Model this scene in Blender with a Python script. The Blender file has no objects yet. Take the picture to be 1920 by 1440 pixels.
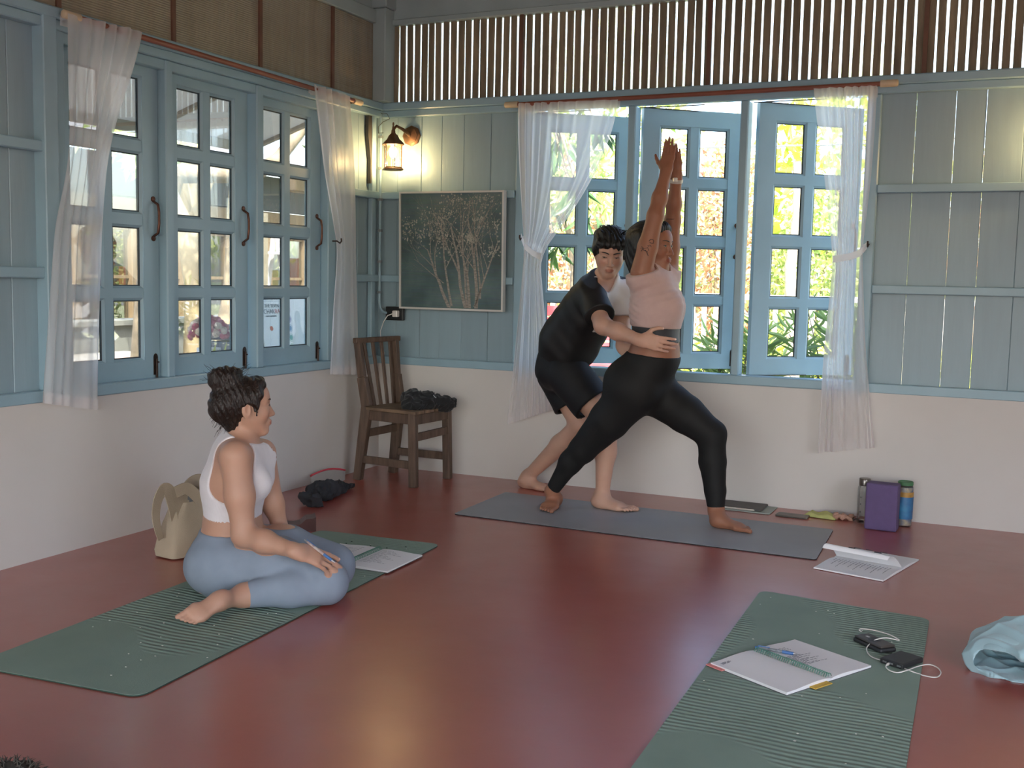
import bpy, bmesh, math, random
import numpy as np
from mathutils import Vector, Matrix, Euler
random.seed(7); RNG = np.random.default_rng(7)
scn = bpy.context.scene
COL = scn.collection

# ------------------------------------------------------------------ camera
CAM = np.array([3.599, -5.849, 1.2]); YAW, PITCH, ROLL, FPX = -0.4293, -0.0969, 0.0210, 2036.24
_f = np.array([math.sin(YAW)*math.cos(PITCH), math.cos(YAW)*math.cos(PITCH), math.sin(PITCH)])
_r = np.array([math.cos(YAW), -math.sin(YAW), 0.0]); _u = np.cross(_r, _f)
_r, _u = _r*math.cos(ROLL)+_u*math.sin(ROLL), -_r*math.sin(ROLL)+_u*math.cos(ROLL)
cam_d = bpy.data.cameras.new('camera'); cam = bpy.data.objects.new('camera', cam_d); COL.objects.link(cam)
cam_d.sensor_width = 36.0; cam_d.lens = FPX/1920*36.0; cam_d.clip_start = 0.05; cam_d.clip_end = 300
cam.matrix_world = Matrix(((_r[0], _u[0], -_f[0], CAM[0]), (_r[1], _u[1], -_f[1], CAM[1]), (_r[2], _u[2], -_f[2], CAM[2]), (0, 0, 0, 1)))
scn.camera = cam

# ------------------------------------------------------------------ world, sun, exposure
scn.view_settings.view_transform = 'Standard'; scn.view_settings.look = 'None'
scn.view_settings.gamma = 1.0; scn.view_settings.use_curve_mapping = False
scn.view_settings.exposure = 1.14
wd = bpy.data.worlds.new('world'); scn.world = wd; wd.use_nodes = True
wn = wd.node_tree.nodes; wl = wd.node_tree.links
sky = wn.new('ShaderNodeTexSky'); sky.sky_type = 'NISHITA'; sky.sun_disc = False
sky.sun_elevation = math.radians(52); sky.sun_rotation = math.radians(150); sky.dust_density = 3.0; sky.air_density = 1.0; sky.ozone_density = 1.0
wl.new(sky.outputs[0], wn['Background'].inputs[0]); wn['Background'].inputs[1].default_value = 0.60
sun_d = bpy.data.lights.new('sun', 'SUN'); sun_d.energy = 9.5; sun_d.angle = math.radians(1.0); sun_d.color = (1.0, 0.96, 0.90)
sun = bpy.data.objects.new('sun', sun_d); COL.objects.link(sun)
_sd = Vector((-0.42, 0.55, -0.95)).normalized()          # travel direction of the sunlight
sun.rotation_euler = _sd.to_track_quat('-Z', 'Y').to_euler()

# ------------------------------------------------------------------ helpers
def ray(u, v): return _r*((u-960)/FPX) - _u*((v-720)/FPX) + _f
def PX(u, v, x): d = ray(u, v); return CAM + d*((x-CAM[0])/d[0])
def PY(u, v, y): d = ray(u, v); return CAM + d*((y-CAM[1])/d[1])
def PZ(u, v, z): d = ray(u, v); return CAM + d*((z-CAM[2])/d[2])
def V3(p): return np.array(p, float)
def nrm(v): v = V3(v); return v/np.linalg.norm(v)

class MB:
    def __init__(s): s.v = []; s.f = []; s.m = []
    def add(s, vs, fs, mi=0):
        o = len(s.v); s.v += [tuple(map(float, p)) for p in vs]; s.f += [tuple(o+i for i in f) for f in fs]; s.m += [mi]*len(fs); return s
    def box(s, a, b, mi=0, M=None):
        x0, y0, z0 = a; x1, y1, z1 = b
        vs = [(x0, y0, z0), (x1, y0, z0), (x1, y1, z0), (x0, y1, z0), (x0, y0, z1), (x1, y0, z1), (x1, y1, z1), (x0, y1, z1)]
        if M is not None: vs = [M @ Vector(p) for p in vs]
        return s.add(vs, [(0, 3, 2, 1), (4, 5, 6, 7), (0, 1, 5, 4), (1, 2, 6, 5), (2, 3, 7, 6), (3, 0, 4, 7)], mi)
    def bar(s, p, q, w, h, up=(0, 0, 1), mi=0, w2=None, h2=None):
        p, q = V3(p), V3(q); d = nrm(q-p); sx = np.cross(d, V3(up))
        if np.linalg.norm(sx) < 1e-6: sx = np.cross(d, V3((1, 0, 0)))
        sx = nrm(sx); uz = np.cross(sx, d); w2 = w if w2 is None else w2; h2 = h if h2 is None else h2
        vs = []
        for c, ww, hh in ((p, w, h), (q, w2, h2)):
            for a, b in ((-1, -1), (1, -1), (1, 1), (-1, 1)): vs.append(c+sx*a*ww/2+uz*b*hh/2)
        return s.add(vs, [(0, 1, 2, 3), (7, 6, 5, 4), (0, 4, 5, 1), (1, 5, 6, 2), (2, 6, 7, 3), (3, 7, 4, 0)], mi)
    def tube(s, pts, r, n=8, cap=True, mi=0, closed=False):
        pts = [V3(p) for p in pts]; k = len(pts); rr = r if hasattr(r, '__len__') else [r]*k
        up = V3((0, 0, 1)); vs = []; prev = None
        for i, p in enumerate(pts):
            if closed: d = nrm(pts[(i+1) % k]-pts[i-1])
            else: d = nrm(pts[min(i+1, k-1)]-pts[max(i-1, 0)])
            if prev is None:
                a = np.cross(d, up)
                if np.linalg.norm(a) < 1e-3: a = np.cross(d, V3((1, 0, 0)))
            else: a = prev-d*np.dot(prev, d)
            a = nrm(a); prev = a; b = np.cross(d, a)
            for j in range(n):
                t = 2*math.pi*j/n; vs.append(p+(a*math.cos(t)+b*math.sin(t))*rr[i])
        fs = []
        for i in range(k if closed else k-1):
            i2 = (i+1) % k
            for j in range(n):
                j2 = (j+1) % n; fs.append((i*n+j, i*n+j2, i2*n+j2, i2*n+j))
        if cap and not closed: fs += [tuple(range(n))[::-1], tuple((k-1)*n+j for j in range(n))]
        return s.add(vs, fs, mi)
    def lathe(s, prof, c=(0, 0, 0), n=24, mi=0, M=None, a0=0.0):
        vs = []; k = len(prof)
        for r, z in prof:
            for j in range(n):
                t = a0+2*math.pi*j/n; p = Vector((c[0]+r*math.cos(t), c[1]+r*math.sin(t), c[2]+z)); vs.append(M @ p if M is not None else p)
        fs = [(i*n+j, i*n+(j+1) % n, (i+1)*n+(j+1) % n, (i+1)*n+j) for i in range(k-1) for j in range(n)]
        fs += [tuple(range(n))[::-1], tuple((k-1)*n+j for j in range(n))]
        return s.add(vs, fs, mi)
    def prism(s, poly, z0, z1, mi=0, f=None):
        n = len(poly); g = f or (lambda x, y, z: (x, y, z))
        vs = [g(x, y, z0) for x, y in poly]+[g(x, y, z1) for x, y in poly]
        fs = [tuple(range(n))[::-1], tuple(range(n, 2*n))]+[(i, (i+1) % n, n+(i+1) % n, n+i) for i in range(n)]
        return s.add(vs, fs, mi)
    def grid(s, P, mi=0, wrap=False):
        a, b = P.shape[:2]; fs = []
        for i in range(a-1):
            for j in range(b if wrap else b-1):
                j2 = (j+1) % b; fs.append((i*b+j, i*b+j2, (i+1)*b+j2, (i+1)*b+j))
        return s.add(P.reshape(-1, 3), fs, mi)
    def sphere(s, c, r, n=12, m=8, mi=0):
        c = V3(c); rx = V3(r) if hasattr(r, '__len__') else V3((r, r, r)); vs = [c+rx*V3((0, 0, -1))]
        for i in range(1, m):
            t = math.pi*i/m-math.pi/2
            for j in range(n): vs.append(c+rx*V3((math.cos(t)*math.cos(2*math.pi*j/n), math.cos(t)*math.sin(2*math.pi*j/n), math.sin(t))))
        vs.append(c+rx*V3((0, 0, 1))); fs = [(0, 1+(j+1) % n, 1+j) for j in range(n)]
        for i in range(m-2):
            for j in range(n): fs.append((1+i*n+j, 1+i*n+(j+1) % n, 1+(i+1)*n+(j+1) % n, 1+(i+1)*n+j))
        L = len(vs)-1; fs += [(L, L-n+j, L-n+(j+1) % n) for j in range(n)]
        return s.add(vs, fs, mi)
    def build(s, name, mats, parent=None, smooth=None, bevel=0, seg=1, loc=None):
        me = bpy.data.meshes.new(name); me.from_pydata(s.v, [], s.f)
        mats = mats if isinstance(mats, (list, tuple)) else [mats]
        for m in mats: me.materials.append(m)
        if len(mats) > 1: me.polygons.foreach_set('material_index', s.m)
        if bevel:
            bm = bmesh.new(); bm.from_mesh(me); bmesh.ops.recalc_face_normals(bm, faces=bm.faces)
            es = [e for e in bm.edges if len(e.link_faces) == 2 and e.calc_face_angle(0) > 0.6]
            bmesh.ops.bevel(bm, geom=es, offset=bevel, segments=seg, profile=0.5, affect='EDGES', clamp_overlap=True)
            bm.to_mesh(me); bm.free()
        me.update()
        if smooth is not None:
            me.shade_smooth()
            if smooth < 179: me.set_sharp_from_angle(angle=math.radians(smooth))
        o = bpy.data.objects.new(name, me); COL.objects.link(o)
        if parent is not None: o.parent = parent
        if loc is not None: o.location = loc
        return o

def empty(name, loc=(0, 0, 0), rz=0):
    o = bpy.data.objects.new(name, None); COL.objects.link(o); o.location = loc; o.rotation_euler = (0, 0, rz); o.empty_display_size = .1; return o
def tag(o, label, cat, group=None):
    o['label'] = label; o['category'] = cat
    if group: o['group'] = group
    return o
def struct(o): o['kind'] = 'structure'; return o
def dup(o, parent=None):
    c = o.copy(); COL.objects.link(c); c.parent = parent
    for ch in list(o.children): dup(ch, c)
    return c

# ------------------------------------------------------------------ materials
def srgb(h):
    h = h.lstrip('#'); c = [int(h[i:i+2], 16)/255 for i in (0, 2, 4)]
    return tuple(x/12.92 if x <= .04045 else ((x+.055)/1.055)**2.4 for x in c)+(1.0,)
MATS = {}
def mat(name, col, rough=.6, var=.12, scale=6.0, stretch=(1, 1, 1), bump=.0, bscale=60.0, metallic=0, spec=.5, coat=0, col2=None, sheen=0, trans=0, emit=None, alpha=1, rnd=0, coatr=.1, subsurf=0, detail=4, sscale=None):
    if name in MATS: return MATS[name]
    m = bpy.data.materials.new(name); m.use_nodes = True; nt = m.node_tree; N = nt.nodes; L = nt.links; b = N['Principled BSDF']
    c = srgb(col) if isinstance(col, str) else tuple(col)+(1,)*(4-len(col))
    c2 = (srgb(col2) if isinstance(col2, str) else col2) if col2 else tuple(min(1, x*(1-var*1.6)) for x in c[:3])+(1,)
    tc = N.new('ShaderNodeTexCoord'); mp = N.new('ShaderNodeMapping'); mp.inputs['Scale'].default_value = stretch
    L.new(tc.outputs['Object'], mp.inputs['Vector'])
    vec = mp.outputs['Vector']
    if rnd:
        oi = N.new('ShaderNodeObjectInfo'); ml = N.new('ShaderNodeMath'); ml.operation = 'MULTIPLY'; ml.inputs[1].default_value = 37.0
        L.new(oi.outputs['Random'], ml.inputs[0]); ad = N.new('ShaderNodeVectorMath'); ad.operation = 'ADD'
        L.new(vec, ad.inputs[0]); L.new(ml.outputs[0], ad.inputs[1]); vec = ad.outputs[0]
    nz = N.new('ShaderNodeTexNoise'); nz.inputs['Scale'].default_value = scale; nz.inputs['Detail'].default_value = detail; L.new(vec, nz.inputs['Vector'])
    rp = N.new('ShaderNodeValToRGB'); rp.color_ramp.elements[0].position = .3; rp.color_ramp.elements[1].position = .7
    rp.color_ramp.elements[0].color = c2; rp.color_ramp.elements[1].color = c; L.new(nz.outputs['Fac'], rp.inputs['Fac'])
    out = rp.outputs['Color']
    if rnd:
        hv = N.new('ShaderNodeHueSaturation'); mr = N.new('ShaderNodeMapRange'); mr.inputs['To Min'].default_value = 1-rnd; mr.inputs['To Max'].default_value = 1+rnd
        L.new(oi.outputs['Random'], mr.inputs['Value']); L.new(mr.outputs[0], hv.inputs['Value']); L.new(out, hv.inputs['Color']); out = hv.outputs['Color']
    L.new(out, b.inputs['Base Color'])
    b.inputs['Roughness'].default_value = rough; b.inputs['Metallic'].default_value = metallic; b.inputs['Specular IOR Level'].default_value = spec
    b.inputs['Coat Weight'].default_value = coat; b.inputs['Coat Roughness'].default_value = coatr; b.inputs['Sheen Weight'].default_value = sheen
    b.inputs['Transmission Weight'].default_value = trans; b.inputs['Alpha'].default_value = alpha
    if subsurf: b.inputs['Subsurface Weight'].default_value = subsurf; b.inputs['Subsurface Radius'].default_value = (.012, .005, .003); b.inputs['Subsurface Scale'].default_value = sscale or 1.0
    if emit: b.inputs['Emission Color'].default_value = c; b.inputs['Emission Strength'].default_value = emit
    if bump:
        n2 = N.new('ShaderNodeTexNoise'); n2.inputs['Scale'].default_value = bscale; n2.inputs['Detail'].default_value = 3; L.new(vec, n2.inputs['Vector'])
        bp = N.new('ShaderNodeBump'); bp.inputs['Strength'].default_value = bump; bp.inputs['Distance'].default_value = .01
        L.new(n2.outputs['Fac'], bp.inputs['Height']); L.new(bp.outputs[0], b.inputs['Normal'])
    MATS[name] = m; return m

def glass_mat(name, tint=(1, 1, 1, 1), refl=1.0, rough=.0):
    m = bpy.data.materials.new(name); m.use_nodes = True; nt = m.node_tree; N = nt.nodes; L = nt.links; N.remove(N['Principled BSDF'])
    t = N.new('ShaderNodeBsdfTransparent'); t.inputs[0].default_value = tint; g = N.new('ShaderNodeBsdfGlossy'); g.inputs['Roughness'].default_value = rough
    fr = N.new('ShaderNodeFresnel'); fr.inputs[0].default_value = 1.45; mu = N.new('ShaderNodeMath'); mu.operation = 'MULTIPLY'; mu.inputs[1].default_value = refl
    L.new(fr.outputs[0], mu.inputs[0]); mx = N.new('ShaderNodeMixShader'); L.new(mu.outputs[0], mx.inputs[0]); L.new(t.outputs[0], mx.inputs[1]); L.new(g.outputs[0], mx.inputs[2])
    L.new(mx.outputs[0], N['Material Output'].inputs['Surface']); MATS[name] = m; return m

def sheer_mat(name, col, opac=.6, transl=.5):
    m = bpy.data.materials.new(name); m.use_nodes = True; nt = m.node_tree; N = nt.nodes; L = nt.links; N.remove(N['Principled BSDF'])
    d = N.new('ShaderNodeBsdfDiffuse'); t = N.new('ShaderNodeBsdfTranslucent'); d.inputs[0].default_value = col; t.inputs[0].default_value = col
    a = N.new('ShaderNodeMixShader'); a.inputs[0].default_value = transl; L.new(d.outputs[0], a.inputs[1]); L.new(t.outputs[0], a.inputs[2])
    tr = N.new('ShaderNodeBsdfTransparent'); lw = N.new('ShaderNodeLayerWeight'); lw.inputs[0].default_value = .35
    mr = N.new('ShaderNodeMapRange'); mr.inputs['To Min'].default_value = opac; mr.inputs['To Max'].default_value = min(1, opac+.42); L.new(lw.outputs['Facing'], mr.inputs['Value'])
    mx = N.new('ShaderNodeMixShader'); L.new(mr.outputs[0], mx.inputs[0]); L.new(tr.outputs[0], mx.inputs[1]); L.new(a.outputs[0], mx.inputs[2])
    L.new(mx.outputs[0], N['Material Output'].inputs['Surface']); MATS[name] = m; return m

PAINT = '#8fa6b0'
m_plank = mat('blue painted planks', PAINT, rough=.36, var=.045, scale=3, stretch=(9, 9, 1), bump=.12, bscale=5, rnd=.05)
m_frame = mat('blue painted joinery', '#94b1be', rough=.35, var=.07, scale=5, bump=.05, bscale=30)
m_beam = mat('pale blue grey beams', '#a0aeae', rough=.5, var=.10, scale=4, bump=.08, bscale=20)
m_plaster = mat('white plaster', '#d2cdc8', rough=.7, var=.05, scale=1.6, bump=.10, bscale=9, detail=6)
m_ceil = mat('ceiling boards', '#c9c4bd', rough=.7, var=.08, scale=3, stretch=(1, 8, 1))
m_glass = glass_mat('window glass', (.97, .99, .98, 1), .55)
m_putty = mat('dark glazing putty', '#3c4a52', rough=.6)
m_dark = mat('dark bronze metal', '#4a3a34', rough=.45, var=.3, scale=40, metallic=.7, bump=.1)
m_copper = mat('worn copper handle', '#6e4e42', rough=.4, var=.3, scale=30, metallic=.8)
m_sheer = sheer_mat('sheer white voile', (.93, .90, .90, 1), .55, .60)
m_sheer2 = sheer_mat('gathered white voile', (.93, .90, .90, 1), .88, .5)

def floor_mat():
    m = bpy.data.materials.new('oxide red polished cement'); m.use_nodes = True; nt = m.node_tree; N = nt.nodes; L = nt.links; b = N['Principled BSDF']
    tc = N.new('ShaderNodeTexCoord'); n1 = N.new('ShaderNodeTexNoise'); n1.inputs['Scale'].default_value = 1.1; n1.inputs['Detail'].default_value = 8; n1.inputs['Roughness'].default_value = .6
    L.new(tc.outputs['Object'], n1.inputs['Vector']); rp = N.new('ShaderNodeValToRGB'); e = rp.color_ramp.elements
    e[0].position = .3; e[0].color = srgb('#9a463b'); e[1].position = .72; e[1].color = srgb('#a85246'); L.new(n1.outputs['Fac'], rp.inputs['Fac']); L.new(rp.outputs[0], b.inputs['Base Color'])
    n2 = N.new('ShaderNodeTexNoise'); n2.inputs['Scale'].default_value = 5; n2.inputs['Detail'].default_value = 6; L.new(tc.outputs['Object'], n2.inputs['Vector'])
    mr = N.new('ShaderNodeMapRange'); mr.inputs['To Min'].default_value = .30; mr.inputs['To Max'].default_value = .42; L.new(n2.outputs['Fac'], mr.inputs['Value']); L.new(mr.outputs[0], b.inputs['Roughness'])
    b.inputs['Specular IOR Level'].default_value = 1.0; b.inputs['Coat Weight'].default_value = .6; b.inputs['Coat Roughness'].default_value = .26
    n3 = N.new('ShaderNodeTexNoise'); n3.inputs['Scale'].default_value = 7; n3.inputs['Detail'].default_value = 5; L.new(tc.outputs['Object'], n3.inputs['Vector'])
    bp = N.new('ShaderNodeBump'); bp.inputs['Strength'].default_value = .12; bp.inputs['Distance'].default_value = .01; L.new(n3.outputs['Fac'], bp.inputs['Height']); L.new(bp.outputs[0], b.inputs['Normal'])
    return m
m_floor = floor_mat()

# ------------------------------------------------------------------ room shell
ROOM_X, ROOM_Y = 6.2, -9.0
struct(MB().box((-.12, ROOM_Y-1.5, -.12), (ROOM_X+.1, .12, 0)).build('floor', m_floor))
ce = struct(MB().box((-.1, ROOM_Y-1.0, 2.98), (ROOM_X+.1, .1, 3.02)).build('ceiling', m_ceil))
for i in range(9): MB().box((0.0, -.5-i*1.0, 2.90), (ROOM_X, -.42-i*1.0, 2.98)).build('joist', m_beam, ce)
struct(MB().box((-.2, ROOM_Y-3.0, 3.04), (ROOM_X+.9, .55, 3.08)).build('roof', mat('roof sheet', '#8d8a86', rough=.7)))  # unseen; front overhang added to keep sun out of the room
# wainscot of plaster
wb = struct(MB().box((0, 0, 0), (ROOM_X, .12, .652)).build('wall_back', m_plaster))
wl_ = struct(MB().box((-.12, ROOM_Y, 0), (0, .12, .652)).build('wall_left', m_plaster))
# unseen walls: right with one opening, front with wide doorway, sized for fill light
wr = struct(MB().box((ROOM_X, ROOM_Y, 0), (ROOM_X+.1, 0, .7)).box((ROOM_X, ROOM_Y, 2.2), (ROOM_X+.1, 0, 2.98)).box((ROOM_X, -3.6, .7), (ROOM_X+.1, 0, 2.2)).box((ROOM_X, ROOM_Y, .7), (ROOM_X+.1, -6.4, 2.2)).build('wall_right', m_plaster))
struct(MB().box((-.1, ROOM_Y-.1, 0), (.5, ROOM_Y, 2.98)).box((5.7, ROOM_Y-.1, 0), (ROOM_X+.1, ROOM_Y, 2.98)).box((.5, ROOM_Y-.1, 2.35), (5.7, ROOM_Y, 2.98)).build('wall_front', m_plaster))

def planks_back(x0, x1, z0=.66, z1=2.21, w=.163, seed=1):
    r = random.Random(seed); x = x0
    while x < x1-.02:
        ww = w*r.uniform(.85, 1.15); e = min(x+ww, x1)
        if x1-e < .05: e = x1
        gap = .0016 if r.random() < .75 else .0
        t = r.uniform(0, .004)
        MB().box((x, .032+t, z0), (e-gap, .052+t, z1)).build('plank', m_plank, wb, bevel=.0025)
        x = e
planks_back(-.05, .915, seed=3); planks_back(2.935, ROOM_X, seed=5)
def planks_left(y0, y1, z0=.66, z1=2.21, w=.163, seed=1):
    r = random.Random(seed); y = y0
    while y < y1-.02:
        e = min(y+w*r.uniform(.85, 1.15), y1)
        if y1-e < .05: e = y1
        gap = .002 if r.random() < .2 else .0
        t = r.uniform(0, .004)
        MB().box((-.052-t, y, z0), (-.032-t, e-gap, z1)).build('plank', m_plank, wl_, bevel=.0025)
        y = e
planks_left(-.50, .052, seed=4); planks_left(-4.0, -2.52, seed=8)
MB().box((-.052, ROOM_Y, .66), (-.032, -4.0, 2.21)).build('board_panel', m_plank, wl_)
# rails, studs
for z in (1.692, 1.184):
    MB().box((.0, -.012, z-.022), (.915, .032, z+.022)).build('rail', m_frame, wb, bevel=.004)
    MB().box((2.94, -.012, z-.022), (ROOM_X, .032, z+.022)).build('rail', m_frame, wb, bevel=.004)
    MB().box((-.032, -.50, z-.022), (.012, 0, z+.022)).build('rail', m_frame, wl_, bevel=.004)
    MB().box((-.032, ROOM_Y, z-.022), (.012, -2.60, z+.022)).build('rail', m_frame, wl_, bevel=.004)
MB().box((0, -.006, .652), (.92, .032, .70)).build('sill_rail', m_frame, wb, bevel=.003)
MB().box((2.94, -.006, .652), (ROOM_X, .032, .70)).build('sill_rail', m_frame, wb, bevel=.003)
MB().box((-.032, -.50, .652), (.006, 0, .70)).build('sill_rail', m_frame, wl_, bevel=.003)
MB().box((-.032, ROOM_Y, .652), (.006, -2.52, .70)).build('sill_rail', m_frame, wl_, bevel=.003)
MB().box((-.07, -2.605, .70), (.028, -2.535, 2.21)).build('stud', m_frame, wl_, bevel=.004)
MB().box((-.03, -.10, .70), (.0, -.055, 2.21)).build('stud', m_frame, wl_, bevel=.003)
MB().prism([(-.135, 2.21), (-.10, 2.21), (-.10, 1.76), (-.112, 1.76), (-.112, 1.9), (-.14, 2.05)], -.028, -.006, f=lambda a, b, c: (c, a, b)).build('broken_strip', mat('dark bare timber', '#4b4743', rough=.8), wl_)
# head beams under the clerestory
MB().box((.0, -.03, 2.205), (ROOM_X, .06, 2.252)).build('head_beam', m_frame, wb, bevel=.006)
MB().box((-.06, ROOM_Y, 2.205), (.03, 0, 2.252)).build('head_beam', m_frame, wl_, bevel=.006)
MB().box((.0, -.018, 2.165), (ROOM_X, .03, 2.205)).build('head_trim', m_frame, wb, bevel=.004)
MB().box((-.03, ROOM_Y, 2.165), (.018, 0, 2.205)).build('head_trim', m_frame, wl_, bevel=.004)
# clerestory of the back wall: upright slats behind a brown screen
m_slat = mat('weathered brown slats', '#8c7e66', rough=.75, var=.25, scale=5, stretch=(8, 8, 1), bump=.2, bscale=30, rnd=.15)
x = .07; rr = random.Random(11); slat_mesh = None
while x < 4.3:
    w = .0372*rr.uniform(.95, 1.05)
    if slat_mesh is None:
        so = MB().box((0, 0, 0), (.0335, .008, .475)).build('slat', m_slat, wb); slat_mesh = so.data
    else:
        so = bpy.data.objects.new('slat', slat_mesh); COL.objects.link(so); so.parent = wb
    so.location = (x, .012+rr.uniform(0, .004), 2.249); so.scale = (w/.0335, 1, 1); so.rotation_euler = (0, rr.uniform(-.006, .006), 0)
    x += .0502*rr.uniform(.95, 1.05)
MB().box((.05, .045, 2.25), (4.4, .048, 2.72)).build('translucent_sheet', sheer_mat('milky roofing sheet', (.92, .90, .84, 1), .55, .85), wb)
MB().box((4.3, .012, 2.25), (ROOM_X, .02, 2.72)).build('slat_panel', m_slat, wb)
for px_ in (.925, 2.03, 3.12): MB().box((px_, -.004, 2.25), (px_+.022, .012, 2.723)).build('upright', mat('red brown battens', '#6e4a38', rough=.6, var=.2, scale=10), wb)
MB().box((.0, -.02, 2.712), (ROOM_X, .04, 2.745)).build('clerestory_trim', m_beam, wb, bevel=.004)
MB().box((.0, -.005, 2.745), (ROOM_X, .09, 2.98)).build('top_beam', m_beam, wb)
# clerestory of the left wall: ribbed translucent panels between battens
def ribbed():
    m = bpy.data.materials.new('brown ribbed screen'); m.use_nodes = True; nt = m.node_tree; N = nt.nodes; L = nt.links; b = N['Principled BSDF']
    tc = N.new('ShaderNodeTexCoord'); w = N.new('ShaderNodeTexWave'); w.bands_direction = 'Z'; w.inputs['Scale'].default_value = 30; w.inputs['Distortion'].default_value = .3; L.new(tc.outputs['Object'], w.inputs['Vector'])
    nz = N.new('ShaderNodeTexNoise'); nz.inputs['Scale'].default_value = 3; mp = N.new('ShaderNodeMapping'); mp.inputs['Scale'].default_value = (1, 5, .6); L.new(tc.outputs['Object'], mp.inputs[0]); L.new(mp.outputs[0], nz.inputs['Vector'])
    rp = N.new('ShaderNodeValToRGB'); rp.color_ramp.elements[0].color = srgb('#857b6a'); rp.color_ramp.elements[1].color = srgb('#aa9d88'); L.new(nz.outputs['Fac'], rp.inputs['Fac']); L.new(rp.outputs[0], b.inputs['Base Color'])
    b.inputs['Roughness'].default_value = .28; bp = N.new('ShaderNodeBump'); bp.inputs['Strength'].default_value = .6; bp.inputs['Distance'].default_value = .003
    n4 = N.new('ShaderNodeTexNoise'); n4.inputs['Scale'].default_value = 2.5; mp2 = N.new('ShaderNodeMapping'); mp2.inputs['Scale'].default_value = (1, 4, .8); L.new(tc.outputs['Object'], mp2.inputs[0]); L.new(mp2.outputs[0], n4.inputs['Vector'])
    bp2 = N.new('ShaderNodeBump'); bp2.inputs['Strength'].default_value = .5; bp2.inputs['Distance'].default_value = .08; L.new(n4.outputs['Fac'], bp2.inputs['Height'])
    L.new(w.outputs['Fac'], bp.inputs['Height']); L.new(bp2.outputs[0], bp.inputs['Normal']); L.new(bp.outputs[0], b.inputs['Normal'])
    t = N.new('ShaderNodeBsdfTranslucent'); t.inputs[0].default_value = srgb('#9a948a'); mx = N.new('ShaderNodeMixShader'); mx.inputs[0].default_value = .22
    L.new(b.outputs[0], mx.inputs[1]); L.new(t.outputs[0], mx.inputs[2]); L.new(mx.outputs[0], N['Material Output'].inputs['Surface']); return m
m_rib = ribbed(); ys = [-9.0, -4.4, -3.1, -2.50, -1.83, -1.19, -.535, -.012]
for a, b in zip(ys[:-1], ys[1:]):
    MB().box((-.012, a+.012, 2.252), (-.004, b-.012, 2.72)).build('screen_panel', m_rib, wl_)
    MB().box((-.018, a-.012, 2.252), (.008, a+.012, 2.72)).build('batten', MATS['red brown battens'], wl_, bevel=.002)
MB().box((-.04, ROOM_Y, 2.712), (.02, 0, 2.79)).build('clerestory_trim', m_beam, wl_, bevel=.004)
MB().box((-.09, ROOM_Y, 2.79), (.0, .09, 2.98)).build('top_beam', m_beam, wl_)
# corner post
cp = struct(MB().box((-.005, -.105, 2.25), (.085, .01, 2.80)).build('trim_1', m_beam, bevel=.006))
MB().box((-.02, -.12, 2.80), (.10, .02, 2.98)).build('post_cap', m_beam, cp, bevel=.006)

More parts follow.
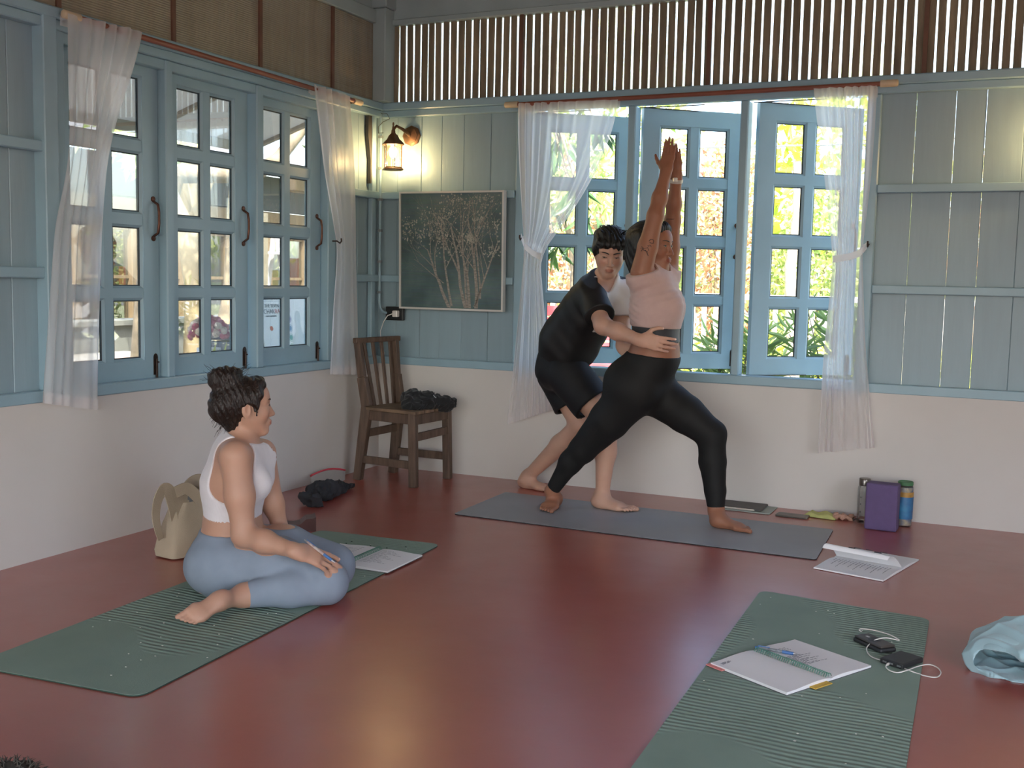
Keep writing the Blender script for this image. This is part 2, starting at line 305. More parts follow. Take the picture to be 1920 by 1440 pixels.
# ------------------------------------------------------------------ windows
PROWS = [(.787, 1.075), (1.119, 1.406), (1.456, 1.738), (1.787, 2.076)]
def casement(parent, bolt_side=1, name='casement'):
    """local: hinge edge at x=0, leaf runs to +x .62, inner face at y=-.02, z absolute"""
    W = .62; mb = MB(); t = .019
    mb.box((0, -t, .70), (.098, t, 2.167)); mb.box((W-.098, -t, .70), (W, t, 2.167))
    mb.box((.098, -t, .70), (W-.098, t, .787)); mb.box((.098, -t, 2.076), (W-.098, t, 2.167))
    mb.box((.285, -t*.8, .787), (.335, t*.8, 2.076))
    for a, b in ((1.075, 1.119), (1.406, 1.456), (1.738, 1.787)):
        mb.box((.098, -t*.8, a), (.285, t*.8, b)); mb.box((.335, -t*.8, a), (W-.098, t*.8, b))
    # glazing beads, recessed slopes round each pane
    for z0, z1 in PROWS:
        for x0, x1 in ((.098, .285), (.335, W-.098)):
            k = .011
            for s in (-1, 1):
                o = [(x0, s*t*.75, z0), (x1, s*t*.75, z0), (x1, s*t*.75, z1), (x0, s*t*.75, z1)]
                i = [(x0+k, s*.005, z0+k), (x1-k, s*.005, z0+k), (x1-k, s*.005, z1-k), (x0+k, s*.005, z1-k)]
                g = [(x0+k+.005, s*.0035, z0+k+.005), (x1-k-.005, s*.0035, z0+k+.005), (x1-k-.005, s*.0035, z1-k-.005), (x0+k+.005, s*.0035, z1-k-.005)]
                mb.add(i+g, [(0, 1, 5, 4), (1, 2, 6, 5), (2, 3, 7, 6), (3, 0, 4, 7)] if s < 0 else [(4, 5, 1, 0), (5, 6, 2, 1), (6, 7, 3, 2), (7, 4, 0, 3)], 1)
                mb.add(o+i, [(0, 1, 5, 4), (1, 2, 6, 5), (2, 3, 7, 6), (3, 0, 4, 7)] if s < 0 else [(4, 5, 1, 0), (5, 6, 2, 1), (6, 7, 3, 2), (7, 4, 0, 3)])
    o = mb.build(name, [m_frame, m_putty], parent)
    for z0, z1 in PROWS:
        for x0, x1 in ((.098, .285), (.335, W-.098)):
            MB().box((x0+.009, -.002, z0+.009), (x1-.009, .002, z1-.009)).build('pane', m_glass, o)
    hx = W-.035; h = MB()
    pts = [(hx, -t-.004, 1.36), (hx, -t-.03, 1.375), (hx, -t-.036, 1.42), (hx, -t-.036, 1.47), (hx, -t-.03, 1.505), (hx, -t-.004, 1.52)]
    h.tube(pts, [.006, .0065, .006, .006, .0065, .006], 8)
    h.lathe([(.002, 0), (.013, .0), (.013, .004), (.006, .007)], (0, 0, 0), 12, M=Matrix.Translation((hx, -t, 1.35)) @ Matrix.Rotation(math.pi/2, 4, 'X'))
    h.lathe([(.002, 0), (.013, .0), (.013, .004), (.006, .007)], (0, 0, 0), 12, M=Matrix.Translation((hx, -t, 1.53)) @ Matrix.Rotation(math.pi/2, 4, 'X'))
    h.build('handle', m_copper, o, smooth=50)
    b = MB(); bx = W-.03
    b.prism([(-.013, 0), (.013, 0), (.013, .085), (.009, .095), (0, .1), (-.009, .095), (-.013, .085)], -t-.004, -t, f=lambda x, y, z: (bx+x, z, .715+y))
    b.tube([(bx, -t-.009, .685), (bx, -t-.009, .79)], .0055, 8); b.tube([(bx, -t-.009, .775), (bx, -t-.022, .775)], .004, 6)
    b.build('bolt', m_dark, o, smooth=40)
    return o

w1 = struct(empty('window_1')); w2 = struct(empty('window_2'))
# window 1 in the left wall (local frame x -> world y)
for y in (-2.513, -1.862, -1.207):
    c = casement(w1); c.rotation_euler = (0, 0, math.pi/2); c.location = (-.062, y, 0)
for y0, y1 in ((-1.888, -1.838), (-1.222, -1.166)):
    MB().box((-.075, y0, .70), (.004, y1, 2.167)).build('mullion', m_frame, w1, bevel=.006)
MB().box((-.085, -2.535, .652), (.004, -2.475, 2.205)).build('jamb', m_frame, w1, bevel=.005)
MB().box((-.085, -.575, .70), (.004, -.50, 2.165)).build('jamb', m_frame, w1, bevel=.005)
MB().box((-.085, -2.475, .652), (.012, -.49, .702)).build('window_sill', m_frame, w1, bevel=.005)
MB().box((-.085, -2.52, 2.12), (-.004, -.52, 2.166)).build('window_head', m_frame, w1, bevel=.004)
# window 2 in the back wall, three leaves swung outwards on stays
for x, y, a in ((.985, .075, 36), (1.648, .105, 38), (2.297, .105, 38)):
    c = casement(w2); c.rotation_euler = (0, 0, math.radians(a)); c.location = (x, y, 0)
    for z in (.70, 2.165):
        e = MB(); ca, sa = math.cos(math.radians(a)), math.sin(math.radians(a))
        e.bar((x+.02, .07, z), (x+.34*ca+.01, y+.34*sa-.01, z), .014, .004); e.bar((x-.02, .075, z), (x+.36, .075, z), .012, .004)
        e.build('friction_stay', m_dark, w2)
for x0, x1 in ((.918, .985), (1.598, 1.643), (2.226, 2.270), (2.872, 2.94)):
    MB().box((x0, -.006, .70), (x1, .09, 2.167)).build('jamb' if x0 in (.918, 2.872) else 'mullion', m_frame, w2, bevel=.006)
MB().box((.918, -.012, .652), (2.94, .10, .702)).build('window_sill', m_frame, w2, bevel=.005)

# ------------------------------------------------------------------ outdoors
def fast_mesh(name, v, f, m, parent=None, smooth=False):
    v = np.asarray(v, np.float32); f = np.asarray(f, np.int32); me = bpy.data.meshes.new(name); k = f.shape[1]
    me.vertices.add(len(v)); me.vertices.foreach_set('co', v.ravel()); me.loops.add(f.size); me.loops.foreach_set('vertex_index', f.ravel())
    me.polygons.add(len(f)); me.polygons.foreach_set('loop_start', np.arange(0, f.size, k, dtype=np.int32)); me.polygons.foreach_set('loop_total', np.full(len(f), k, np.int32))
    me.update(calc_edges=True); me.validate()
    if smooth: me.shade_smooth()
    me.materials.append(m); o = bpy.data.objects.new(name, me); COL.objects.link(o)
    if parent is not None: o.parent = parent
    return o
def leaf_mat(name, cols, trans=.45):
    m = bpy.data.materials.new(name); m.use_nodes = True; nt = m.node_tree; N = nt.nodes; L = nt.links; N.remove(N['Principled BSDF'])
    g = N.new('ShaderNodeNewGeometry'); rp = N.new('ShaderNodeValToRGB'); rp.color_ramp.interpolation = 'LINEAR'
    e = rp.color_ramp.elements; e[0].color = srgb(cols[0]); e[-1].color = srgb(cols[-1])
    for i, c in enumerate(cols[1:-1]): x = e.new((i+1)/(len(cols)-1)); x.color = srgb(c)
    L.new(g.outputs['Random Per Island'], rp.inputs['Fac']); d = N.new('ShaderNodeBsdfDiffuse'); t = N.new('ShaderNodeBsdfTranslucent'); gl = N.new('ShaderNodeBsdfGlossy'); gl.inputs['Roughness'].default_value = .4
    L.new(rp.outputs[0], d.inputs[0]); L.new(rp.outputs[0], t.inputs[0]); a = N.new('ShaderNodeMixShader'); a.inputs[0].default_value = trans
    L.new(d.outputs[0], a.inputs[1]); L.new(t.outputs[0], a.inputs[2]); b = N.new('ShaderNodeMixShader'); b.inputs[0].default_value = .06; L.new(a.outputs[0], b.inputs[1]); L.new(gl.outputs[0], b.inputs[2])
    L.new(b.outputs[0], N['Material Output'].inputs['Surface']); return m
def leaves(name, P, D, ln, wd_, m, parent=None, rng=RNG):
    """P centres (n,3), D directions (n,3), folded lens-shaped leaves"""
    n = len(P); D = D/np.linalg.norm(D, axis=1)[:, None]; R = rng.normal(size=(n, 3)); S = np.cross(D, R); S /= np.linalg.norm(S, axis=1)[:, None]; Nn = np.cross(S, D)
    ln = (ln*rng.uniform(.7, 1.25, n))[:, None]; w = (wd_*rng.uniform(.8, 1.2, n))[:, None]
    a = P-D*ln/2; b = P+D*ln/2-Nn*ln*.12; c = P+S*w/2+Nn*w*.2; d = P-S*w/2+Nn*w*.2
    v = np.stack([a, c, b, d], 1).reshape(-1, 3); i = np.arange(n)[:, None]*4
    f = np.concatenate([i+np.array([[0, 1, 2]]), i+np.array([[0, 2, 3]])], 0)
    o = fast_mesh(name, v, f, m, parent); o['kind'] = 'stuff'; return o
def blob(n, c, r, rng=RNG, shell=.55):
    d = rng.normal(size=(n, 3)); d /= np.linalg.norm(d, axis=1)[:, None]; k = rng.uniform(shell**3, 1, n)**(1/3)
    P = d*k[:, None]*np.array(r)*(1+.22*np.sin(d[:, :1]*7+c[0])*np.cos(d[:, 2:]*6+c[1]))+np.array(c); return P, d+rng.normal(size=(n, 3))*.7

m_bark = mat('mottled bark', '#9a8a70', rough=.85, var=.4, scale=9, col2='#5f5545', bump=.5, bscale=30)
m_soil = mat('grass and soil', '#9aa573', rough=.9, var=.4, scale=3, col2='#a69e80', bump=.3, bscale=50)
gr = MB().box((-30, -24, -.5), (30, 40, -.14)).build('ground', mat('grey earth', '#8f8b86', rough=.9, var=.2, scale=2)); struct(gr)
struct(MB().box((-9, 1.2, -.2), (14, 30, -.13)).build('lawn', m_soil))
LG = leaf_mat('hedge leaves', ['#7f9a4c', '#a3bb66', '#c6d284', '#e0dfa0', '#b5c878'])
LR = leaf_mat('russet hedge leaves', ['#a87456', '#cf987a', '#dcb48c', '#cfd08c', '#aec07c'])
LD = leaf_mat('dark glossy leaves', ['#33502a', '#4a6b36', '#5f8342'], .3)
LY = leaf_mat('lime leaves', ['#a9bf3f', '#cbd35a', '#e0dc7c'])
def shrub(x, y, rx, ry, h, m, label, n, ln=.10, w=.05, name='hedge_shrub', z0=-.13, g=None):
    t = empty(name, (x, y, z0)); tag(t, label, 'shrub', g)
    P, D = blob(n, (0, 0, h*.52), (rx, ry, h*.52)); P = P[P[:, 2] > .02]; leaves('foliage', P, D[:len(P)], ln, w, m, t)
    s = MB()
    for i in range(5):
        a = i*1.3; s.tube([(math.cos(a)*.05, math.sin(a)*.05, 0), (math.cos(a)*rx*.3, math.sin(a)*ry*.3, h*.35), (math.cos(a)*rx*.55, math.sin(a)*ry*.5, h*.7)], [.035, .025, .012], 6)
    s.build('stem', m_bark, t, smooth=60); return t
hed = [(-3.7, 8.4, .72, .9, 2.7, LG, 'tall green hedge shrub at the far left behind the fence'), (-2.2, 8.0, .70, .8, 2.9, LR, 'russet tinged hedge shrub seen through the left back casement'),
       (-.85, 8.2, .62, .8, 2.6, LG, 'yellow green hedge shrub behind the praying hands'), (.28, 7.8, .50, .7, 3.2, LR, 'orange speckled hedge shrub in the middle back casement'),
       (1.22, 8.1, .46, .8, 2.5, LG, 'bright green hedge shrub seen beside the white window mullion'), (2.2, 7.9, .52, .8, 2.6, LG, 'leafy hedge shrub behind the pale pole in the right casement'),
       (3.4, 8.2, .64, .9, 3.1, LR, 'brownish hedge shrub behind the right curtain'), (4.9, 8.3, .75, .9, 2.9, LG, 'green hedge shrub beyond the right end of the window')]
for h_ in hed: shrub(*h_, n=3600)
# distant tall trees above the hedge
for i, (x, y, r, h, lab) in enumerate([(-3.4, 13, 1.7, 6.0, 'large pale tree far behind the left part of the hedge'), (.8, 14, 1.7, 5.2, 'feathery tree far behind the middle of the hedge'), (5.0, 13, 1.7, 6, 'tall tree far behind the right part of the hedge')]):
    t = empty('garden_tree', (x, y, -.13)); tag(t, lab, 'tree'); P, D = blob(1500, (0, 0, h*.62), (r, r*.7, h*.38)); leaves('foliage', P, D, .3, .12, LY if i == 1 else LG, t)
    MB().tube([(0, 0, 0), (.1, 0, h*.3), (-.1, .1, h*.6)], [.2, .15, .08], 8).build('trunk', m_bark, t, smooth=60)
# lime ground plants in front of the fence
for i in range(7):
    x = -2.6+i*.95; shrub(x, 5.3+.3*math.sin(i*2.1), .40, .30, .75, LY, ['low lime plant at the far left of the fence foot', 'low lime plant left of the middle casement', 'low lime plant below the left mullion', 'low lime plant under the middle casement panes', 'low lime plant beside the right casement stile', 'low lime plant in the right casement', 'low lime plant behind the right curtain'][i], 420, .22, .045, 'low_plant')
# white picket fence
fe = empty('picket_fence', (0, 6.0, 0)); tag(fe, 'white picket fence in front of the hedge', 'fence'); m_white = mat('white paint', '#d2d0cb', rough=.5, var=.05)
pk = None
for i in range(62):
    x = -3.4+i*.13
    if pk is None: q = MB().prism([(-.024, .0), (.024, 0), (.024, 1.1), (0, 1.16), (-.024, 1.1)], -.01, .01, f=lambda a, b, c: (a, c, b)).build('picket', m_white, fe); pk = q.data
    else: q = bpy.data.objects.new('picket', pk); COL.objects.link(q); q.parent = fe
    q.location = (x, 0, -.13)
for z in (.28, 1.05): MB().box((-3.5, .012, z-.03), (4.7, .04, z+.03)).build('fence_rail', m_white, fe)
# pale pole, trunk and wires
t = empty('slim_tree', (1.64, 4.9, -.13)); tag(t, 'slim pale tree in the right back casement', 'tree'); MB().tube([(0, 0, 0), (.03, 0, .7), (-.02, 0, 1.5), (.03, 0, 2.0), (.0, 0, 2.5)], [.07, .06, .055, .05, .04], 9).build('bark', mat('pale bark', '#c9b79c', var=.3, scale=14, bump=.4), t, smooth=60)
t = empty('forked_tree', (-.18, 3.9, -.13)); tag(t, 'brown forked tree seen below the tied curtain', 'tree'); b = MB().tube([(0, 0, 0), (.02, 0, .8), (-.01, 0, 1.35), (.03, 0, 1.9)], [.10, .09, .08, .06], 9).tube([(-.01, 0, 1.2), (-.12, .05, 1.75), (-.3, .1, 2.1)], [.05, .035, .02], 7).tube([(0, -.03, .7), (.14, -.05, 1.15), (.18, 0, 1.7)], [.03, .025, .015], 7); b.build('bark', m_bark, t, smooth=60)
P, D = blob(500, (-.1, 0, 2.35), (.55, .5, .45)); leaves('foliage', P, D, .14, .05, LG, t)
for i, (z, y) in enumerate(((1.62, 6.6), (2.75, 6.6))):
    tag(MB().tube([(-4, y, z+.1), (-1, y, z), (2, y, z-.02), (6, y, z+.1)], .010, 6).build('garden_wire', mat('grey cable', '#8e9394', rough=.5)), ['lower grey wire stretched across the hedge', 'upper grey wire crossing the top panes'][i], 'wire')
# oleander close to the sill
def spiky(x, y, h, r, n, m, label, name, ln=.26, w=.028, z0=-.13):
    t = empty(name, (x, y, z0)); tag(t, label, 'plant'); rg = np.random.default_rng(int(abs(x)*100)+n); st = MB(); P = []; D = []
    for i in range(n):
        a = rg.uniform(0, 6.28); k = rg.uniform(.2, 1)*r; top = V3((math.cos(a)*k, math.sin(a)*k, h*rg.uniform(.7, 1))); mid = top*.5+V3((0, 0, h*.12)); st.tube([(0, 0, 0), mid, top], [.008, .006, .003], 5)
        for j in range(16):
            q = .3+.7*j/15; p = mid*(1-q)*2*.5+top*q if q > .5 else mid*q*2; b = rg.uniform(0, 6.28); d = V3((math.cos(b), math.sin(b), rg.uniform(.2, 1.0))); P.append(top*q+d*ln*.4); D.append(d)
    leaves('foliage', np.array(P), np.array(D), ln, w, m, t); st.build('stem', m_bark, t, smooth=60); return t
spiky(1.86, 1.75, 1.05, .40, 26, leaf_mat('oleander leaves', ['#5c7a3c', '#7f9a52', '#9db268'], .3), 'narrow leaved bush close outside the right back casement', 'oleander_bush')
spiky(2.62, 1.45, 1.2, .36, 22, leaf_mat('oleander leaves b', ['#5c7a3c', '#7f9a52', '#9db268'], .3), 'narrow leaved bush outside behind the right curtain', 'oleander_bush')
spiky(.95, 3.2, .7, .4, 14, LY, 'lime grassy plant on the lawn behind the standing woman', 'grass_plant', .3, .02)
# mango branch hanging outside the left casement
t = empty('mango_tree', (-.35, 2.3, -.13)); tag(t, 'dark mango tree with long drooping leaves outside the left back casement', 'tree'); P = []; D = []; st = MB().tube([(0, 0, 0), (.05, .1, 1.5), (.3, -.1, 2.6), (.6, -.3, 3.1)], [.11, .10, .08, .05], 9)
rg = np.random.default_rng(5)
for c in ((.75, -.35, 2.35), (.95, -.5, 2.0), (.55, -.3, 1.95), (1.1, -.6, 2.5), (.35, -.2, 2.3), (1.05, -.55, 1.72), (.72, -.4, 1.62)):
    st.tube([(.5, -.2, 3.0), ((c[0]+.5)/2, (c[1]-.2)/2, c[2]+.5), c], [.02, .014, .006], 6)
    for j in range(13):
        a = rg.uniform(0, 6.28); d = V3((math.cos(a)*.6, math.sin(a)*.6, -1.0+rg.uniform(-.2, .5))); P.append(V3(c)+d*.11+rg.normal(size=3)*.05); D.append(d)
leaves('foliage', np.array(P), np.array(D), .24, .052, LD, t); st.build('trunk', m_bark, t, smooth=60)
# red garden bench with dark frame
rb = empty('garden_bench', (-.30, 4.35, -.13), .2); tag(rb, 'faded red bench outside below the tied back curtain', 'bench'); m_red = mat('faded red paint', '#b8545a', rough=.6, var=.25); m_blk = mat('black iron', '#2a2a2c', rough=.5)
for i in range(3): MB().box((-.5, -.2+i*.13, .48), (.5, -.09+i*.13, .51)).build('seat_slat', m_red, rb)
for i in range(4): MB().box((-.5, .2, .6+i*.12), (.5, .22, .70+i*.12)).build('back_slat', m_red, rb)
for s in (-.46, .46):
    for yy in (-.18, .2): MB().box((s-.02, yy-.02, 0), (s+.02, yy+.02, .48 if yy < 0 else 1.08)).build('leg', m_blk, rb)
pt = empty('grey_pot', (1.12, 4.0, -.13)); tag(pt, 'grey plant pot on the lawn beyond the middle casement', 'pot'); MB().lathe([(.02, 0), (.12, 0), (.16, .26), (.175, .26), (.175, .29), (.15, .29), (.13, .24), (.02, .22)], n=20).build('pot', mat('grey clay', '#8f8d86', rough=.8), pt, smooth=40); P, D = blob(120, (0, 0, .42), (.16, .16, .16)); leaves('foliage', P, D, .14, .04, LG, pt)

# ---- courtyard seen through the left wall's window
m_conc = mat('grey rendered wall', '#85857c', rough=.85, var=.15, scale=3, bump=.2)
pav = MB().box((-9, -4, -.13), (-.13, 12, -.10)).build('courtyard_paving', mat('sunlit paving', '#756d63', rough=.85, var=.15, scale=2)); struct(pav)
tag(MB().box((-4.05, -.5, -.10), (-3.8, 4.05, .70)).box((-4.1, -.5, .70), (-3.75, 4.05, .745)).build('stone_kerb', m_conc), 'low grey rendered kerb across the courtyard', 'kerb')
tag(MB().box((-3.70, -.5, -.10), (-3.2, 1.6, .44)).box((-3.72, -.5, .44), (-3.15, 1.65, .47), 1).build('garden_step', [mat('terracotta render', '#8f6a50', rough=.85, var=.2), mat('pale slab', '#a5a096', rough=.7)], bevel=.006), 'terracotta step with a pale slab top outside the left casement', 'step')
# shop house
sh = empty('shop_house', (-6.6, 6.0, -.10)); tag(sh, 'timber shop house with a dark signboard fascia across the courtyard', 'building')
m_tim = mat('cream weathered timber', '#7f6c50', rough=.7, var=.25, scale=4, stretch=(4, 4, 1), bump=.2); m_dk = mat('charcoal signboard', '#3f4143', rough=.6, var=.15); m_int = mat('dim shop wall', '#5d574e', rough=.8, var=.3, scale=2)
MB().box((.0, -5, 2.22), (.12, 4.5, 2.72)).build('fascia', m_dk, sh); MB().box((.02, -5, 1.98), (.14, 4.5, 2.20)).build('lintel', m_tim, sh, bevel=.01)
MB().box((.0, -5, 1.86), (.08, 4.5, 1.93)).build('red_rail', mat('brick red paint', '#a04a3c', rough=.6), sh)
for i in range(11):
    y = -5+i*.92; MB().box((.0, y-.05, 0), (.12, y+.05, 2.0)).build('post', m_tim, sh, bevel=.006)
for i in range(10):
    y = -5+i*.92; q = MB().box((.03, y+.06, .62), (.07, y+.86, .68)).box((.03, y+.06, 1.80), (.07, y+.86, 1.86)).box((.03, y+.44, .68), (.07, y+.48, 1.80)).box((.03, y+.06, 1.2), (.07, y+.86, 1.24)).build('window_sash', m_tim, sh)
    for a in (.06, .48):
        for z in (.68, 1.24): MB().box((.045, y+a, z), (.05, y+a+.38, z+.56)).build('pane', m_glass, q)
MB().box((.02, -5, 0), (.1, 4.5, .60)).build('base_wall', mat('pale render', '#74716a', rough=.8, var=.1), sh)
MB().box((-3.0, -5, 0), (-2.9, 4.5, 2.7)).box((-3.0, -5, 0), (.0, 4.5, .02)).build('inner_wall', m_int, sh)
MB().prism([(.5, 2.70), (-3.2, 3.6), (-3.2, 3.66), (.5, 2.76)], -5.2, 4.7, f=lambda a, b, c: (a, c, b)).build('roof', mat('pale roof sheet', '#7a7875', rough=.6, var=.1), sh)
for i in range(9):
    y = -4.6+i*.92; g = MB().box((-.55, y, .9+.1*(i % 2)), (-.3, y+.35, 1.15+.2*(i % 3))).build('goods_box', mat('goods %d' % (i % 4), ['#d8542f', '#e9e0cf', '#7fa35a', '#d2b84a'][i % 4], rough=.6), sh)
# trees of the courtyard
def tree(name, base, paths, label, crown=None, m=m_bark):
    t = empty(name, base); tag(t, label, 'tree'); b = MB()
    for pts, rad in paths: b.tube(pts, rad, 10)
    b.build('trunk', m, t, smooth=60)
    for c, r, n in crown or []: P, D = blob(n, c, r); leaves('foliage', P, D, .17, .06, LG, t)
    return t
m_bark2 = mat('lichen yellow bark', '#8b7a58', rough=.85, var=.4, scale=7, col2='#8d7f63', bump=.5, bscale=30)
tree('courtyard_tree', (-3.4, 2.28, -.1), [([(0, 0, 0), (.0, -.04, .6), (.03, -.06, 1.1), (-.05, -.08, 1.6), (-.1, -.02, 2.1), (-.1, .16, 2.6), (-.2, .4, 3.4)], [.15, .12, .105, .10, .09, .07, .05]), ([(-.08, -.05, 1.75), (0, -.22, 2.15), (.1, -.4, 2.6)], [.06, .05, .03]), ([(.0, -.1, 1.5), (-.05, .05, 1.9), (.05, .22, 2.3)], [.05, .045, .03])], 'yellowish lichen covered tree trunk in the middle left casement', [((-.2, .2, 3.5), (1.2, 1.6, .8), 900), ((.3, -1.0, 2.45), (.5, .55, .35), 260)], m_bark2)
tree('courtyard_tree', (-3.0, 2.05, -.1), [([(0, 0, 0), (.0, .1, .5), (.0, .26, 1.1), (.0, .30, 1.7), (.05, .28, 2.3), (.1, .3, 3.2)], [.14, .125, .11, .10, .085, .05])], 'dark grey leaning tree trunk right of the lichen tree', None)
tree('courtyard_tree', (-1.75, .95, -.1), [([(-.2, -.6, 2.0), (-.05, .1, 2.05), (.0, .35, 2.2), (.05, .55, 2.42), (.1, .8, 2.8)], [.07, .06, .055, .05, .04]), ([(-.6, -.6, -.0), (-.45, -.62, 1.2), (-.2, -.6, 2.0)], [.09, .08, .07])], 'leaning branch with drooping leaves in the right left-wall casement', [((.15, .95, 2.35), (.28, .3, .22), 130)])
# eave of the house over the left window
ev = empty('eave_roof', (0, 0, 0)); tag(ev, 'white sheet eave with grey rafters over the left window', 'roof')
MB().prism([(-.09, 2.56), (-1.45, 2.115), (-1.45, 2.13), (-.09, 2.575)], -5.0, .62, f=lambda a, b, c: (a, c, b)).build('roof_sheet', sheer_mat('translucent white sheet', (.52, .52, .51, 1), .97, .30), ev)
m_raft = mat('grey brown rafter', '#a2988a', rough=.8, var=.2)
for y in (-3.9, -2.75, -1.6, -.45, .60): MB().prism([(-.09, 2.535), (-1.45, 2.09), (-1.45, 2.115), (-.09, 2.56)], y, y+.045, f=lambda a, b, c: (a, c, b)).build('rafter', m_raft, ev)
MB().box((-1.47, -5, 2.06), (-1.43, .65, 2.13)).build('edge_board', m_raft, ev)
# white A-frame ladder, posts
ld = empty('step_ladder', (-2.6, 2.62, -.1)); tag(ld, 'white wooden step ladder outside the right left-wall casement', 'ladder')
for s in (-.17, .17): MB().bar((0, s, 0), (-.25, s*.7, 1.75), .05, .03).build('rail', m_white, ld); MB().bar((-.55, s, 0), (-.27, s*.7, 1.72), .04, .03).build('rear_leg', m_white, ld)
for i in range(5): q = .2+i*.32; MB().box((-.06-.25*q/1.75, -.16, q), (.06-.25*q/1.75, .16, q+.025)).build('tread', m_white, ld)
vp = empty('veranda_post', (-1.9, 2.2, -.1)); tag(vp, 'tan timber post beside the step ladder', 'post'); MB().box((-.05, -.05, 0), (.05, .05, 2.15)).build('shaft', mat('tan timber', '#866a52', rough=.7, var=.2, scale=5), vp, bevel=.008)
MB().box((-.06, -.55, 1.98), (.06, 1.6, 2.16)).build('beam', m_tim, vp, bevel=.01)
cd = empty('cream_door', (-2.7, 2.22, -.1)); tag(cd, 'cream panelled door leaf standing open in the courtyard', 'door'); MB().box((-.02, -.17, 0), (.02, .17, 1.85)).build('leaf', mat('cream paint', '#99917c', rough=.6), cd); MB().box((.02, -.11, .2), (.03, .11, .85)).box((.02, -.11, 1.0), (.03, .11, 1.7)).build('panel', MATS['cream paint'], cd)
# flowers in a ribbed vase, trunk case and the poster
fl = empty('rose_bouquet', tuple(PX(392, 665, -.62))); tag(fl, 'round bouquet of pink and cream roses in a white ribbed vase', 'flowers'); c0 = V3((0, 0, .125)); rg = np.random.default_rng(3)
rosem = [mat('pink rose', '#d77f95', rough=.7, var=.2, scale=40), mat('cream rose', '#f0d9c8', rough=.7, var=.15, scale=40), mat('deep pink rose', '#bf5c78', rough=.7, var=.2, scale=40)]
gold = math.pi*(3-math.sqrt(5))
for i in range(34):
    z = 1-(i+.5)/34*1.25; r = math.sqrt(max(0, 1-z*z)); a = i*gold; d = V3((r*math.cos(a), r*math.sin(a), z)); q = Vector(d).to_track_quat('Z', 'Y').to_matrix().to_4x4(); b = MB()
    for k in range(3):
        b.lathe([(.003, -.008+.004*k), (.021-.006*k, -.004), (.025-.0065*k, .008+.003*k), (.019-.0055*k, .017+.003*k), (.013-.004*k, .012+.003*k)], n=7+k, M=Matrix.Translation(Vector(c0+d*V3((.095, .105, .085)))) @ q, a0=k*.5)
    b.build('rose', rosem[int(rg.integers(0, 3))], fl, smooth=50)
b = MB(); prof = [(.03, -.24), (.05, -.24), (.06, -.10), (.068, .0), (.065, .04), (.02, .04)]; n = 28; ring = []
for r, z in prof: ring.append([(r*(1+.06*math.cos(j*math.pi))*math.cos(2*math.pi*j/n), r*(1+.06*math.cos(j*math.pi))*math.sin(2*math.pi*j/n), z) for j in range(n)])
b.grid(np.array(ring), wrap=True).build('vase', mat('white ceramic', '#e8e6e2', rough=.3), fl, smooth=30)
P = np.array([(.10, .02, .02), (.12, .05, .0), (.09, -.06, .03), (.13, .1, -.02), (.05, .14, .0)]); leaves('leaf_sprig', P, P*np.array((1, 1, 8))+V3((0, 0, .05)), .13, .02, LY, fl)
tag(MB().box((-1.0, -1.2, -.1), (-.42, 1.6, float(PX(392, 665, -.62)[2])-.243)).build('outdoor_counter', mat('grey stone counter', '#7f7c75', rough=.7, var=.1), bevel=.01), 'pale stone counter outside carrying the roses and the poster', 'counter')
tc_ = empty('travel_trunk', tuple(PX(452, 668, -.85))); tag(tc_, 'black travel case behind the pink roses', 'case'); m_case = mat('black case', '#4b4d55', rough=.5, var=.2)
MB().box((-.12, -.16, -.12), (.12, .30, .10)).build('body', m_case, tc_, bevel=.012, seg=2); MB().box((-.125, -.165, .108), (.125, .305, .20)).build('lid', m_case, tc_, bevel=.012, seg=2); MB().tube([(.125, .02, .13), (.15, .03, .16), (.15, .11, .16), (.125, .12, .13)], .007, 6).build('handle', m_dark, tc_, smooth=60)
pz = float(PX(392, 665, -.62)[2])-.243
po = empty('poster_board', (-.62, -.29, pz)); tag(po, 'white chakra poster board with coloured rings leaning outside the window', 'poster'); po.rotation_euler = (0, math.radians(-9), 0)
ph = 1.075-pz; m_post = mat('poster white', '#e6e8ea', rough=.4, var=.02); MB().box((-.008, 0, .05), (.0, .52, ph)).build('board', m_post, po)
def text(s, size, loc, m, parent, name='lettering', rot=(math.pi/2, 0, math.pi/2), ext=.0006):
    cu = bpy.data.curves.new(name, 'FONT'); cu.body = s; cu.size = size; cu.extrude = ext; cu.align_x = 'LEFT'; ob = bpy.data.objects.new(name, cu); me = bpy.data.meshes.new_from_object(ob); bpy.data.objects.remove(ob)
    me.name = name; me.materials.clear(); me.materials.append(m); o = bpy.data.objects.new(name, me); COL.objects.link(o); o.parent = parent; o.location = loc; o.rotation_euler = rot; return o
m_txt = mat('grey print', '#565b64', rough=.6); m_txr = mat('red print', '#c0524a', rough=.6)
text('THE SEVEN', .030, (.001, .045, ph-.085), m_txt, po); text('CHAK', .042, (.001, .03, ph-.125), m_txt, po); text('RAS', .042, (.001, .145, ph-.125), m_txr, po); text('AND ITS MEANINGS', .012, (.001, .05, ph-.145), m_txt, po)
sil = [(.30, .05), (.32, .12), (.36, .17), (.37, .22), (.365, .26), (.38, .30), (.40, .31), (.425, .30), (.43, .26), (.42, .22), (.43, .17), (.47, .12), (.49, .05)]
MB().prism([(a-.02, b+ph-.42) for a, b in sil], .0005, .0012, f=lambda a, b, c: (c, a, b)).build('figure_print', mat('pale grey print', '#c9d3d6', rough=.6), po)
